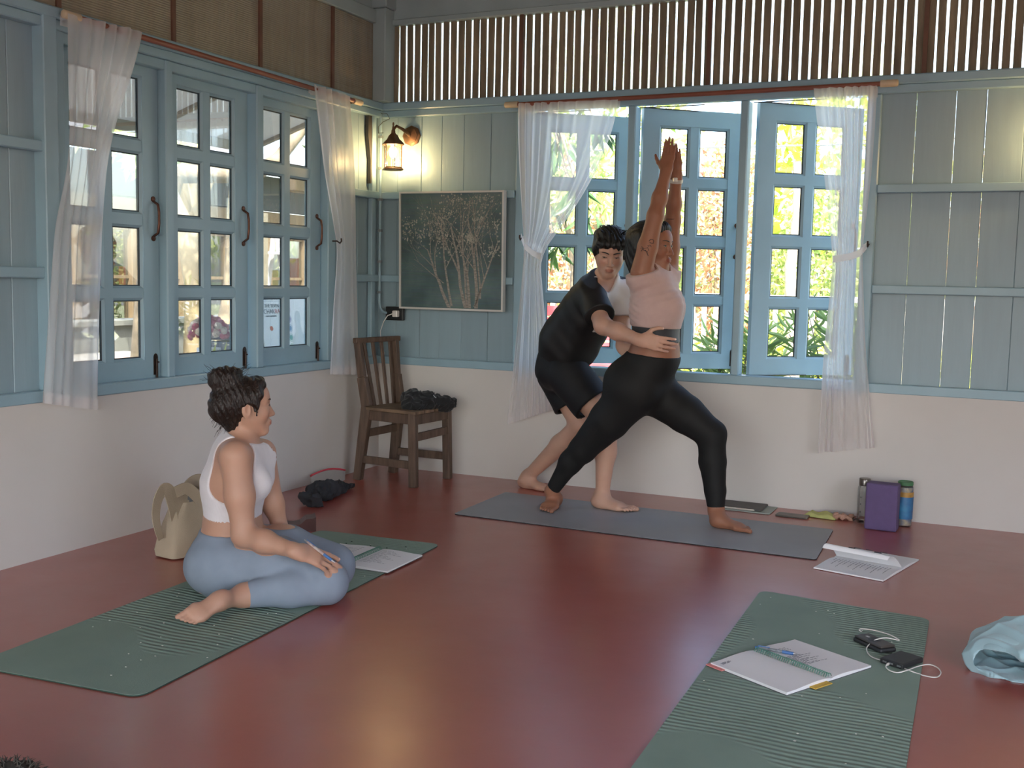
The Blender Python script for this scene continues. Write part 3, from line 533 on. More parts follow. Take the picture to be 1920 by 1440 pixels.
for i, c in enumerate(['#8b5a9a', '#5a5f9e', '#4f8fb5', '#3f9d93', '#5da05a', '#d9b64a', '#d9863f']):
    z = ph-.10-i*.062; rr_ = MB()
    for r0, r1 in ((.026, .023), (.018, .0)):
        n = 20; o_ = [(r0*math.cos(2*math.pi*j/n), r0*math.sin(2*math.pi*j/n)) for j in range(n)]; k_ = [(r1*math.cos(2*math.pi*j/n), r1*math.sin(2*math.pi*j/n)) for j in range(n)]
        if r1 == 0: rr_.prism(o_, .0005, .001, f=lambda a, b, cc: (cc, .285+a, z+b))
        else: rr_.add([(.001, .285+a, z+b) for a, b in o_]+[(.001, .285+a, z+b) for a, b in k_], [(j, (j+1) % n, n+(j+1) % n, n+j) for j in range(n)])
    rr_.prism([(.009*math.cos(2*math.pi*j/10), .009*math.sin(2*math.pi*j/10)) for j in range(10)], .0005, .001, f=lambda a, b, cc: (cc, .235-.02*math.sin(i)+a, z+b)).build('ring_print', mat('ring %d' % i, c, rough=.6), po)
MB().prism([(.016*math.cos(2*math.pi*j/14), .016*math.sin(2*math.pi*j/14)) for j in range(14)], .0005, .001, f=lambda a, b, c: (c, .09+a, ph-.22+b)).build('dot_print', mat('orange print', '#d9663f', rough=.6), po)

# ------------------------------------------------------------------ curtains
m_rod = mat('red brown curtain rod', '#8c4f3c', rough=.45, var=.15, scale=10); m_cream = mat('cream rod end', '#cbb79a', rough=.5, var=.1)
def rod(a, b, label):
    t = empty('curtain_rod', tuple((V3(a)+V3(b))/2)); tag(t, label, 'curtain rod'); o = (V3(a)+V3(b))/2; d = nrm(V3(b)-V3(a)); A = V3(a)-o; Bq = V3(b)-o
    MB().tube([A, Bq], .0125, 12).build('rod', m_rod, t, smooth=50)
    for p, s in ((A, 1), (Bq, -1)): MB().tube([p-d*s*.035, p-d*s*.03, p+d*s*.05], [.012, .018, .018], 12).build('end_cap', m_cream, t, smooth=50); MB().bar(p+d*s*.02, p+d*s*.02+(V3((0, .06, 0)) if abs(d[0]) > .5 else V3((-.06, 0, 0))), .02, .02).build('bracket', m_dark, t)
    return t
rod((.90, -.058, 2.196), (2.985, -.058, 2.205), 'red brown curtain rod above the back window')
rod((.062, -2.50, 2.222), (.062, -.36, 2.205), 'red brown curtain rod above the left window')
def curtain(axis, off, rows, pleats, label, amp=.016, seed=0, tie=None, nu=150, nv=70, twist=None, hook=None):
    """rows: list of (v_px, uL_px, uR_px, gather) outlines on the plane `axis`=off; pleats run down the cloth"""
    rg = np.random.default_rng(seed); rows = sorted(rows); vv = np.array([r[0] for r in rows], float); t = np.linspace(0, 1, nv); vs = vv[0]+(vv[-1]-vv[0])*t
    uL = np.interp(vs, vv, [r[1] for r in rows]); uR = np.interp(vs, vv, [r[2] for r in rows]); ga = np.interp(vs, vv, [r[3] for r in rows])
    ker = np.ones(7)/7; sm = lambda a: np.convolve(np.pad(a, 3, mode='edge'), ker, 'valid'); uL, uR = sm(uL), sm(uR)
    s = np.linspace(0, 1, nu); ph = rg.uniform(0, 6.28, 4); P = np.zeros((nv, nu, 3)); slope = rows[0][4] if len(rows[0]) > 4 else 0
    for i in range(nv):
        w = s+.010*np.sin(2*math.pi*s*pleats*.5+ph[0])+.012*np.sin(6*s+ph[1]+2*t[i]); dd = amp*(.55+.45*np.sin(5*s+ph[2]+3*t[i]))*np.sin(2*math.pi*pleats*w+ph[3]+.8*math.sin(3*t[i]))+amp*.5*np.sin(2*math.pi*pleats*.43*w+ph[1])
        dd = dd*(1.25-.6*ga[i])
        for j in range(nu):
            u = uL[i]+(uR[i]-uL[i])*s[j]; v = vs[i]+slope*(u-uL[i])*(1-t[i])+ (rows[-1][4] if len(rows[-1]) > 4 else 0)*(u-uL[i])*t[i]
            q = PY(u, v, off) if axis == 'y' else PX(u, v, off); q = q.copy(); q[1 if axis == 'y' else 0] += dd[j]*(-1 if axis == 'y' else 1); P[i, j] = q
    c = empty('curtain', tuple(P[-1].mean(0))); tag(c, label, 'curtain'); o = np.array(c.location)
    MB().grid(P-o).build('voile', m_sheer, c, smooth=180)
    # rod pocket: a second gathered layer at the top
    k = max(2, int(nv*.045)); Q = P[:k].copy(); Q[..., 1 if axis == 'y' else 0] += .042 if axis == 'y' else -.042; MB().grid(Q-o).build('rod_pocket', m_sheer, c, smooth=180)
    # hem band
    Q = P[-3:].copy(); Q[..., 1 if axis == 'y' else 0] += .004; MB().grid(Q-o).build('hem', m_sheer, c, smooth=180)
    if tie:
        pts = [np.array(PY(*q) if axis == 'y' else PX(q[0], q[1], q[2]))-o for q in tie]; b = MB(); R = []
        for i, q in enumerate(pts): R.append([q+V3((0, 0, z)) for z in (-.018, -.006, .006, .018)])
        b.grid(np.array(R)).build('tie_band', m_sheer2, c, smooth=180)
    if hook is not None:
        h = np.array(PY(*hook) if axis == 'y' else PX(*hook))-o; n_ = V3((0, -1, 0)) if axis == 'y' else V3((1, 0, 0)); MB().tube([h-n_*.03, h, h+n_*.02-V3((0, 0, .012)), h+n_*.03, h+n_*.028+V3((0, 0, .015))], .0045, 8).build('hook', m_dark, c, smooth=60)
    return c
curtain('y', -.080, [(194, 970, 1160, .0, -.04), (260, 971, 1148, .1), (350, 976, 1112, .4), (420, 981, 1068, .7), (470, 984, 1024, 1), (486, 982, 1012, 1.0), (520, 980, 1015, .8), (600, 972, 1022, .5), (700, 962, 1032, .3), (796, 950, 1040, .1, -.32)], 12, 'sheer white curtain tied back at the left of the back window', .012, 1, tie=[(977, 443, -.03), (984, 462, -.085), (998, 474, -.11), (1013, 482, -.10), (1018, 470, -.02), (1000, 462, -.01), (980, 448, -.02)], hook=(978, 446, -.03))
curtain('y', -.080, [(166, 1525, 1645, .2, -.05), (250, 1535, 1640, .3), (330, 1546, 1634, .5), (430, 1556, 1622, .8), (478, 1562, 1616, 1), (520, 1560, 1618, .8), (650, 1546, 1622, .5), (849, 1534, 1640, .2, -.09)], 8, 'sheer white curtain tied at the right of the back window', .013, 2, tie=[(1564, 486, -.02), (1562, 486, -.10), (1590, 482, -.115), (1612, 475, -.10), (1626, 460, -.03), (1612, 470, -.01)], hook=(1628, 458, -.03))
curtain('x', .086, [(25, 125, 272, .1, .24), (110, 126, 250, .3), (200, 130, 222, .6), (280, 130, 204, .8), (340, 122, 198, .9), (420, 104, 193, .7), (560, 95, 190, .4), (660, 88, 188, .3), (756, 80, 187, .2, .13)], 6, 'long sheer white curtain at the left end of the left window', .012, 3)
curtain('x', .086, [(158, 588, 657, .2, .33), (230, 596, 662, .3), (320, 606, 666, .6), (420, 624, 667, .9), (465, 632, 667, 1), (520, 628, 668, .7), (600, 622, 670, .4), (702, 618, 672, .2, .02)], 5, 'short sheer white curtain in the corner beside the wooden chair', .010, 4, hook=(632, 452, .10))

# ------------------------------------------------------------------ wall lantern
m_bronze = mat('antique bronze', '#7d5c43', rough=.5, var=.3, scale=25, metallic=.5, bump=.1); m_lglass = glass_mat('seeded lantern glass', (1, .95, .82, 1), .6)
m_bulb = mat('glowing bulb', '#ffd9a0', emit=16.0)
def lantern(x, z, label, watts=4.2):
    t = empty('wall_lantern', (x, -.115, z)); tag(t, label, 'lamp'); n = 6
    q = Matrix.Translation((.045, .148, .105)) @ Matrix.Rotation(math.pi/2, 4, 'X')
    MB().lathe([(.001, .0), (.062, .0), (.062, .010), (.048, .018), (.048, .022), (.02, .032), (.001, .034)], n=8, M=q).build('backplate', m_bronze, t, smooth=30)
    MB().tube([(.045, .12, .105), (.03, .06, .135), (.01, .02, .15), (0, 0, .125)], [.012, .010, .009, .009], 8).build('arm', m_bronze, t, smooth=60)
    MB().lathe([(.001, .145), (.007, .145), (.008, .128), (.012, .122), (.014, .105), (.03, .09), (.04, .07), (.052, .06), (.07, .042), (.072, .036), (.066, .034), (.058, .030), (.001, .030)], n=n, a0=.2).build('roof', m_bronze, t, smooth=25)
    MB().lathe([(.001, .17), (.005, .168), (.006, .155), (.003, .145)], n=10).build('finial', m_bronze, t, smooth=50)
    MB().lathe([(.001, -.115), (.066, -.115), (.068, -.108), (.060, -.102), (.056, -.096), (.001, -.096)], n=n, a0=.2).build('base', m_bronze, t, smooth=25)
    for j in range(n):
        a = .2+2*math.pi*j/n; c, s = math.cos(a), math.sin(a); MB().bar((.053*c, .053*s, -.10), (.055*c, .055*s, .035), .005, .005).build('glazing_bar', m_bronze, t)
        a2 = a+2*math.pi/n; c2, s2 = math.cos(a2), math.sin(a2); MB().add([(.051*c, .051*s, -.098), (.051*c2, .051*s2, -.098), (.053*c2, .053*s2, .032), (.053*c, .053*s, .032)], [(0, 1, 2, 3)]).build('glass', m_lglass, t)
    MB().lathe([(.003, -.045), (.014, -.038), (.024, -.018), (.026, .0), (.020, .016), (.012, .026), (.011, .034), (.003, .034)], n=16).build('bulb', m_bulb, t, smooth=60)
    ld_ = bpy.data.lights.new('lantern_light', 'POINT'); ld_.energy = watts; ld_.color = (1, .72, .38); ld_.shadow_soft_size = .03; lo = bpy.data.objects.new('lantern_light', ld_); COL.objects.link(lo); lo.parent = t; lo.location = (0, -.0, -.065)
    return t
lp = PY(737, 283, -.115); lantern(float(lp[0]), float(lp[2]), 'lit bronze wall lantern in the corner above the painting')
lantern(3.83, 1.95, 'lit bronze wall lantern on the planks just past the right edge', 5)

# ------------------------------------------------------------------ painting of birches
def paint_mat():
    m = bpy.data.materials.new('painted dark teal ground'); m.use_nodes = True; nt = m.node_tree; N = nt.nodes; L = nt.links; b = N['Principled BSDF']; tc = N.new('ShaderNodeTexCoord')
    n1 = N.new('ShaderNodeTexNoise'); n1.inputs['Scale'].default_value = 4; n1.inputs['Detail'].default_value = 6; L.new(tc.outputs['Object'], n1.inputs['Vector']); rp = N.new('ShaderNodeValToRGB'); e = rp.color_ramp.elements
    e[0].color = srgb('#3c4a49'); e[0].position = .3; e[1].color = srgb('#6b7d7a'); e[1].position = .75; x = e.new(.5); x.color = srgb('#4f6466'); L.new(n1.outputs['Fac'], rp.inputs['Fac'])
    w = N.new('ShaderNodeTexNoise'); mp = N.new('ShaderNodeMapping'); mp.inputs['Scale'].default_value = (3, 3, 60); L.new(tc.outputs['Object'], mp.inputs[0]); L.new(mp.outputs[0], w.inputs['Vector']); w.inputs['Scale'].default_value = 2
    mx = N.new('ShaderNodeMix'); mx.data_type = 'RGBA'; mx.blend_type = 'OVERLAY'; mx.inputs[0].default_value = .25; L.new(rp.outputs[0], mx.inputs[6]); L.new(w.outputs['Color'], mx.inputs[7]); L.new(mx.outputs[2], b.inputs['Base Color']); b.inputs['Roughness'].default_value = .45
    bp = N.new('ShaderNodeBump'); bp.inputs['Strength'].default_value = .15; L.new(w.outputs['Fac'], bp.inputs['Height']); L.new(bp.outputs[0], b.inputs['Normal']); return m
PW, PH = .705, .708; pc = empty('birch_painting', (.170, -.045, 1.002)); tag(pc, 'square framed painting of pale birch trees on dark teal', 'painting'); pc.rotation_euler = (math.radians(1.2), 0, 0)
MB().box((.006, .0, .006), (PW-.006, .02, PH-.006)).build('canvas', paint_mat(), pc)
m_fr = mat('silver white frame', '#cfcdc8', rough=.4, var=.05)
for a, b in (((0, -.008, 0), (.011, .03, PH)), ((PW-.011, -.008, 0), (PW, .03, PH)), ((.011, -.008, 0), (PW-.011, .03, .011)), ((.011, -.008, PH-.011), (PW-.011, .03, PH))): MB().box(a, b).build('frame_bar', m_fr, pc)
m_birch = mat('painted birch bark', '#aaa298', rough=.6, var=.4, scale=40, stretch=(1, 1, 3), col2='#6f6a63'); rg = np.random.default_rng(21); br = MB(); lf = MB()
def pz6(zx, zy): return ((zx-322)/640*PW, (1-(zy-590)/725)*PH)
def branch(x, z, a, l, w, d):
    pts = []; n = 7
    for i in range(n+1): pts.append((x, z)); x += math.sin(a)*l/n; z += math.cos(a)*l/n; a += rg.normal()*.07
    for i in range(n):
        w0 = w*(1-.6*i/n); w1 = w*(1-.6*(i+1)/n); p, q = pts[i], pts[i+1]
        if not (.015 < p[0] < PW-.015 and .012 < q[1] < PH-.015 and .015 < q[0] < PW-.015): continue
        br.add([(p[0]-w0, -.0008-.0002*d, p[1]), (p[0]+w0, -.0008-.0002*d, p[1]), (q[0]+w1, -.0008-.0002*d, q[1]), (q[0]-w1, -.0008-.0002*d, q[1])], [(0, 1, 2, 3)])
        if d < 3 and i > 1 and rg.random() < .75: branch(q[0], q[1], a+rg.choice([-1, 1])*rg.uniform(.25, .6), l*rg.uniform(.35, .6), w1*.55, d+1)
for (zx, zy), (tx, ty), w in (((635, 1300), (480, 960), .012), ((650, 1290), (545, 760), .008), ((735, 1300), (610, 820), .011), ((745, 1300), (690, 720), .007), ((760, 1300), (735, 850), .010), ((800, 1300), (820, 760), .012), ((790, 1290), (930, 900), .008), ((825, 1240), (800, 640), .006), ((600, 1150), (420, 1000), .005), ((700, 1100), (520, 700), .005)):
    a = pz6(zx, zy); b = pz6(tx, ty); branch(a[0], a[1], math.atan2(b[0]-a[0], b[1]-a[1]), math.hypot(b[0]-a[0], b[1]-a[1]), w, 0)
br.build('birch_trunks', m_birch, pc)
for i in range(900):
    c = [(540, 770, 70), (600, 740, 60), (440, 860, 60), (680, 640, 70), (850, 640, 70), (800, 760, 60), (930, 800, 50), (560, 840, 60), (380, 800, 60), (760, 880, 30), (900, 950, 50), (640, 930, 80)][int(rg.integers(0, 12))]; u = pz6(c[0]+rg.normal()*c[2]*.7, c[1]+rg.normal()*c[2]*.6)
    if not (.015 < u[0] < PW-.02 and .02 < u[1] < PH-.015): continue
    r = rg.uniform(.002, .0066); a = rg.uniform(0, 3); lf.add([(u[0]+r*math.cos(a+k*1.57), -.0018-.000001*i, u[1]+r*math.sin(a+k*1.57)*1.1) for k in range(4)], [(0, 1, 2, 3)])
lv = lf.build('leaf_dabs', mat('painted leaf dabs', '#b9b3a7', rough=.6, var=.5, scale=30, col2='#7f8378'), pc); lv['kind'] = 'stuff'

# ------------------------------------------------------------------ outlet, charger, conduit
ot = empty('wall_outlet', (.116, -.012, .968)); tag(ot, 'black wall socket plate below the painting', 'outlet'); MB().box((-.062, -.010, -.042), (.062, .02, .042)).build('plate', mat('black plastic', '#1d1e1f', rough=.35), ot, bevel=.004)
MB().prism([(.012*math.cos(j*.628), .012*math.sin(j*.628)) for j in range(10)], -.012, -.010, f=lambda a, b, c: (a-.03, c, b)).build('socket', mat('black socket face', '#111112', rough=.5), ot)
ch = empty('charger', (.140, -.026, .968)); tag(ch, 'white charger plugged into the black socket', 'charger'); MB().box((-.018, -.032, -.020), (.018, .003, .020)).build('body', mat('white plastic', '#e4e1dc', rough=.35), ch, bevel=.006, seg=2)
MB().tube([(-.012, -.03, .0), (-.04, -.045, -.012), (-.065, -.05, -.05), (-.09, -.045, -.11), (-.09, -.04, -.17), (-.07, -.03, -.25)], .0028, 8).build('cord', MATS['white plastic'], ch, smooth=180)
cn = empty('wiring_conduit', (.022, -.03, .97)); tag(cn, 'pale painted wiring conduit running down the corner', 'conduit'); MB().tube([(-.008, 0, 1.24), (-.008, 0, .6), (-.008, 0, .08), (.0, 0, .03), (.02, 0, .006), (.045, 0, .0)], .008, 8).build('tube', m_frame, cn, smooth=60)
for i in range(6): MB().box((-.020, -.010, .12+i*.19), (.004, .012, .135+i*.19)).build('clip', mat('metal clip', '#8f979a', rough=.4, metallic=.5), cn)
wr_ = empty('lantern_wire', (.06, -.04, 2.15)); tag(wr_, 'loose grey wire looped above the corner lantern', 'wire'); MB().tube([(-.04, 0, .04), (-.01, -.02, .03), (.02, -.03, .03), (.035, -.02, .0), (.0, -.04, -.02), (-.03, -.045, -.05), (-.02, -.06, -.09), (.02, -.07, -.09)], .0025, 6).build('strand', mat('grey wire', '#6d7068', rough=.5), wr_, smooth=180)

# ------------------------------------------------------------------ wooden chair
m_wood = mat('dark weathered teak', '#6a5546', rough=.6, var=.35, scale=4, stretch=(9, 9, 1.2), bump=.2, bscale=25); m_wood2 = mat('worn seat teak', '#8a7058', rough=.6, var=.35, scale=4, stretch=(1, 9, 1), bump=.2, bscale=25)
cO = V3((.38, -.34, 0)); chair = empty('wooden_chair', tuple(cO)); tag(chair, 'dark weathered wooden chair with a slatted back in the corner', 'chair'); L_ = lambda p: V3(p)-cO
FL, FR, BL, BR = V3((.552, -.515, 0)), V3((.588, -.170, 0)), V3((.150, -.470, 0)), V3((.205, -.165, 0)); sz = .437
tN, tF_ = PY(671, 641, -.455), PY(740, 637, -.155); sN, sF = V3((.205, -.462, sz)), V3((.250, -.170, sz))
for p, q in ((FL, FL+V3((-.012, .004, sz-.01))), (FR, FR+V3((-.012, -.002, sz-.01)))): MB().bar(L_(p), L_(q), .042, .046, up=(1, 0, 0)).build('leg', m_wood, chair, bevel=.003)
for p, s, t in ((BL, sN, tN), (BR, sF, tF_)):
    MB().bar(L_(p), L_(s), .044, .048, up=(1, 0, 0), h2=.062).build('leg', m_wood, chair, bevel=.003); mdl = s*.55+t*.45+V3((-.006, 0, 0)); MB().bar(L_(s), L_(mdl), .042, .062, up=(1, 0, 0), h2=.052).bar(L_(mdl), L_(t), .036, .044, up=(1, 0, 0), h2=.040).build('back_post', m_wood, chair, bevel=.003)
for i in range(4):
    a0 = sN+(sF-sN)*(0.0); q0 = sN*(1-(.22+.20*i))+sF*(.22+.20*i); q1 = tN*(1-(.15+.235*i))+tF_*(.15+.235*i)
    if i < 4: MB().bar(L_(q0), L_(q1), .026, .012, up=(1, 0, 0)).build('back_slat', m_wood, chair, bevel=.002)
MB().bar(L_(tN+(tN-tF_)*.09+V3((0, 0, .008))), L_(tF_+(tF_-tN)*.12+V3((0, 0, .008))), .034, .030).build('top_rail', m_wood, chair, bevel=.004)
for i in range(4):
    f0, f1 = i/4, (i+1)/4-.012; e = [sN+V3((-.01, -.02, 0)), FL+V3((.018, -.022, sz)), FR+V3((.018, .022, sz)), sF+V3((-.01, .02, 0))]; lerp = lambda a, b, t: a*(1-t)+b*t
    quad = [lerp(e[0], e[3], f0), lerp(e[1], e[2], f0), lerp(e[1], e[2], f1), lerp(e[0], e[3], f1)]; v = [tuple(L_(p)-V3((0, 0, .018))) for p in quad]+[tuple(L_(p)) for p in quad]; MB().add(v, [(3, 2, 1, 0), (4, 5, 6, 7), (0, 1, 5, 4), (1, 2, 6, 5), (2, 3, 7, 6), (3, 0, 4, 7)]).build('seat_plank', m_wood2, chair, bevel=.002)
for p, q in ((FL, FR), (FL, sN*[1, 1, 0]), (FR, sF*[1, 1, 0]), (sN*[1, 1, 0], sF*[1, 1, 0])): MB().bar(L_(p+V3((0, 0, sz-.048))), L_(q+V3((0, 0, sz-.048))), .022, .058).build('apron', m_wood, chair, bevel=.002)
MB().bar(L_(FL+V3((0, 0, .285))), L_(FR+V3((0, 0, .295))), .020, .045).build('stretcher', m_wood, chair, bevel=.002); MB().bar(L_(BL+V3((.035, 0, .275))), L_(BR+V3((.035, 0, .285))), .020, .045).build('stretcher', m_wood, chair, bevel=.002)
MB().bar(L_(FL+V3((0, 0, .125))), L_(BL+V3((.012, 0, .125))), .020, .045).build('stretcher', m_wood, chair, bevel=.002); MB().bar(L_(FR+V3((0, 0, .135))), L_(BR+V3((.012, 0, .135))), .020, .045).build('stretcher', m_wood, chair, bevel=.002)

# ------------------------------------------------------------------ mats
def mat_mat(name, c1, c2, groove=True, rough=.75):
    m = bpy.data.materials.new(name); m.use_nodes = True; nt = m.node_tree; N = nt.nodes; L = nt.links; b = N['Principled BSDF']; tc = N.new('ShaderNodeTexCoord')
    n1 = N.new('ShaderNodeTexNoise'); n1.inputs['Scale'].default_value = 3; n1.inputs['Detail'].default_value = 6; L.new(tc.outputs['Object'], n1.inputs['Vector']); rp = N.new('ShaderNodeValToRGB'); rp.color_ramp.elements[0].color = srgb(c1); rp.color_ramp.elements[1].color = srgb(c2); rp.color_ramp.elements[0].position = .3; rp.color_ramp.elements[1].position = .7; L.new(n1.outputs['Fac'], rp.inputs['Fac']); L.new(rp.outputs[0], b.inputs['Base Color']); b.inputs['Roughness'].default_value = rough
    n2 = N.new('ShaderNodeTexNoise'); n2.inputs['Scale'].default_value = 260; L.new(tc.outputs['Object'], n2.inputs['Vector']); bp = N.new('ShaderNodeBump'); bp.inputs['Strength'].default_value = .25; bp.inputs['Distance'].default_value = .002; L.new(n2.outputs['Fac'], bp.inputs['Height']); last = bp
    if groove:
        w = N.new('ShaderNodeTexWave'); w.wave_type = 'BANDS'; w.bands_direction = 'Y'; w.inputs['Scale'].default_value = 13; w.inputs['Distortion'].default_value = 6; w.inputs['Detail'].default_value = 0; w.inputs['Detail Scale'].default_value = .25; L.new(tc.outputs['Object'], w.inputs['Vector'])
        n3 = N.new('ShaderNodeTexNoise'); n3.inputs['Scale'].default_value = 1.7; n3.inputs['Detail'].default_value = 0; L.new(tc.outputs['Object'], n3.inputs['Vector']); r3 = N.new('ShaderNodeValToRGB'); r3.color_ramp.elements[0].position = .50; r3.color_ramp.elements[1].position = .53; L.new(n3.outputs['Fac'], r3.inputs['Fac'])
        mu = N.new('ShaderNodeMath'); mu.operation = 'MULTIPLY'; L.new(w.outputs['Fac'], mu.inputs[0]); L.new(r3.outputs[0], mu.inputs[1]); b2 = N.new('ShaderNodeBump'); b2.inputs['Strength'].default_value = .8; b2.inputs['Distance'].default_value = .004; L.new(mu.outputs[0], b2.inputs['Height']); L.new(bp.outputs[0], b2.inputs['Normal']); last = b2
    L.new(last.outputs[0], b.inputs['Normal']); return m
def yoga_mat(corners, m, edge, label, specks=0, seed=0, th=.0055, r=.035, crumbs=None):
    c = [V3(list(p)+[0]) for p in corners]; o = sum(c)/4; t = empty('yoga_mat', tuple(o)); tag(t, label, 'yoga mat'); poly = []
    for i in range(4):
        p = c[i]; a = nrm(c[i-1]-p); b = nrm(c[(i+1) % 4]-p)
        for j in range(7): q = j/6; A = p+a*r*(1-q)**2+b*r*q**2; poly.append(tuple((A-o)[:2]))
    poly = poly[::-1] if sum(poly[i-1][0]*poly[i][1]-poly[i][0]*poly[i-1][1] for i in range(len(poly))) < 0 else poly
    MB().prism(poly, .0005, th-.001).build('underside', edge, t); MB().prism(poly, th-.001, th).build('surface', m, t)
    if specks:
        rg = np.random.default_rng(seed); b = MB()
        for i in range(specks):
            u, v = rg.uniform(.04, .96, 2); p = (c[0]*(1-u)+c[1]*u)*(1-v)+(c[3]*(1-u)+c[2]*u)*v-o; s = rg.uniform(.0015, .0035); a = rg.uniform(0, 3); b.prism([(p[0]+s*math.cos(a+k*1.57)*(1+.5*(k % 2)), p[1]+s*math.sin(a+k*1.57)) for k in range(4)], th, th+.0012)
        x = b.build('white_flecks', mat('white flecks', '#dfe0d6', rough=.8), t); x['kind'] = 'stuff'
    if crumbs:
        rg = np.random.default_rng(9); b = MB()
        for i in range(crumbs): u, v = rg.uniform(.25, .9), rg.uniform(.03, .13); p = (c[0]*(1-u)+c[1]*u)*v+(c[3]*(1-u)+c[2]*u)*(1-v)-o; s = rg.uniform(.003, .006); b.prism([(p[0]+s*math.cos(k*1.2)*rg.uniform(.5, 1), p[1]+s*math.sin(k*1.2)*rg.uniform(.5, 1)) for k in range(5)], th, th+.002)
        x = b.build('dirt_marks', mat('dark dirt', '#2d3a33', rough=.9), t); x['kind'] = 'stuff'
    return t
m_green = mat_mat('sage green mat', '#7b9084', '#869b8e'); m_gedge = mat('dark green mat underside', '#2f463c', rough=.8)
yoga_mat([(1.085, -1.035), (2.885, -1.055), (2.865, -.415), (1.075, -.390)], mat_mat('slate grey mat', '#8a8d91', '#94979b', False, .45), mat('black mat underside', '#242427', rough=.8), 'slate grey yoga mat under the two standing people', r=.02)
yoga_mat([(.805, -3.635), (1.430, -3.590), (1.330, -1.625), (.705, -1.665)], m_green, m_gedge, 'green yoga mat under the seated person', 60, 3, r=.05, crumbs=9)
yoga_mat([(2.815, -3.50), (3.437, -3.50), (3.394, -1.725), (2.770, -1.658)], m_green, m_gedge, 'green yoga mat with the open notebook at the lower right', 26, 5, r=.045)

# ------------------------------------------------------------------ paper things
m_page = mat('white paper', '#e7e6e8', rough=.8, var=.02); m_ink = mat('grey print ink', '#8a8a92', rough=.8); m_coil = mat('green wire coil', '#4d8a78', rough=.4); m_cover = mat('dark cover', '#54585c', rough=.7)
def page_block(w, l, th, sgn, bulge=.006, n=10):
    """page stack from the spine (x=0) to x=sgn*w, slightly domed"""
    P0 = []; top = lambda s: th+bulge*math.sin(math.pi*min(1, s*1.25)**.8)*(1-s*.5); b = MB(); xs = [i/n for i in range(n+1)]
    v = [(sgn*s*w, y, .002) for s in xs for y in (-l/2, l/2)]+[(sgn*s*w, y, top(s)) for s in xs for y in (-l/2, l/2)]; k = 2*(n+1); f = []
    for i in range(n): f += [(2*i, 2*i+1, 2*i+3, 2*i+2), (k+2*i, k+2*i+2, k+2*i+3, k+2*i+1), (2*i, 2*i+2, k+2*i+2, k+2*i), (2*i+1, k+2*i+1, k+2*i+3, 2*i+3)]
    f += [(0, k, k+1, 1), (2*n, 2*n+1, k+2*n+1, k+2*n)]
    if sgn < 0: f = [q[::-1] for q in f]
    return b.add(v, f), top
def print_lines(top, w, l, sgn, spec, rg, m, parent, name='print'):
    b = MB()
    for (s0, s1, y) in spec:
        x = s0
        while x < s1:
            e = min(s1, x+rg.uniform(.04, .13)); z = max(top(x), top(e))+.0004; b.add([(sgn*x*w, y*l-.0016, top(x)+.0006), (sgn*e*w, y*l-.0016, top(e)+.0006), (sgn*e*w, y*l+.0016, top(e)+.0006), (sgn*x*w, y*l+.0016, top(x)+.0006)], [(0, 1, 2, 3) if sgn > 0 else (3, 2, 1, 0)]); x = e+.02
    o = b.build(name, m, parent); o['kind'] = 'stuff'; return o
def notebook(loc, rz, label, specR, specL, w=.205, l=.297, coil=True, th=.010):
    t = empty('spiral_notebook', loc, rz); tag(t, label, 'notebook'); rg = np.random.default_rng(4)
    for sgn, sp in ((1, specR), (-1, specL)):
        b, top = page_block(w, l, th if sgn < 0 else th*.8, sgn); pg = b.build('pages', m_page, t, smooth=40); MB().box((.004 if sgn > 0 else -w-.002, -l/2-.001, 0), (w+.002 if sgn > 0 else -.004, l/2+.001, .0018)).build('cover', m_cover, t)
        if sp: print_lines(top, w, l, sgn, sp, rg, m_ink, pg)
    if coil:
        pts = []; n = 34
        for i in range(n*10+1): a = 2*math.pi*i/10; pts.append((.011*math.cos(a), -l*.48+l*.96*i/(n*10), .013+.0105*math.sin(a)))
        MB().tube(pts, .0013, 4).build('coil', m_coil, t, smooth=180)
    return t
cR = (PZ(1412, 1217, .018)+PZ(1560, 1271, .018))/2; dR = PZ(1560, 1271, .018)-PZ(1412, 1217, .018); rz = math.atan2(dR[1], dR[0])+math.pi/2
spR = [(.25, .5, .35-.035*i) for i in range(3)]+[(.12, .12+.10*((i*7) % 5)+.12, .14-.022*i) for i in range(13)]
nbR = notebook((cR[0], cR[1], .0055), rz, 'open spiral notebook with green coil and blue pen on the right mat', spR, [(.72, .92, .42), (.7, .9, .405), (.75, .92, .39)])
MB().box((-.10, -.17, .003), (-.02, -.148, .006)).build('yellow_tab', mat('yellow tab', '#d8b24a', rough=.7), nbR); MB().box((-.22, .09, .003), (-.15, .155, .006)).build('pink_tab', mat('pink tab', '#e08a86', rough=.7), nbR)
cL = (PZ(714, 1029, .015)+PZ(645, 1059, .015))/2; dL = PZ(645, 1059, .015)-PZ(714, 1029, .015)
notebook((cL[0], cL[1], .0055), math.atan2(dL[1], dL[0])+math.pi/2, 'open notebook with printed pages at the seated person\'s knee', [(.12, .3+.1*((i*5) % 4)+.1, .40-.055*i) for i in range(13)], [(.3, .3+.12*((i*3) % 4)+.2, .38-.07*i) for i in range(7)])
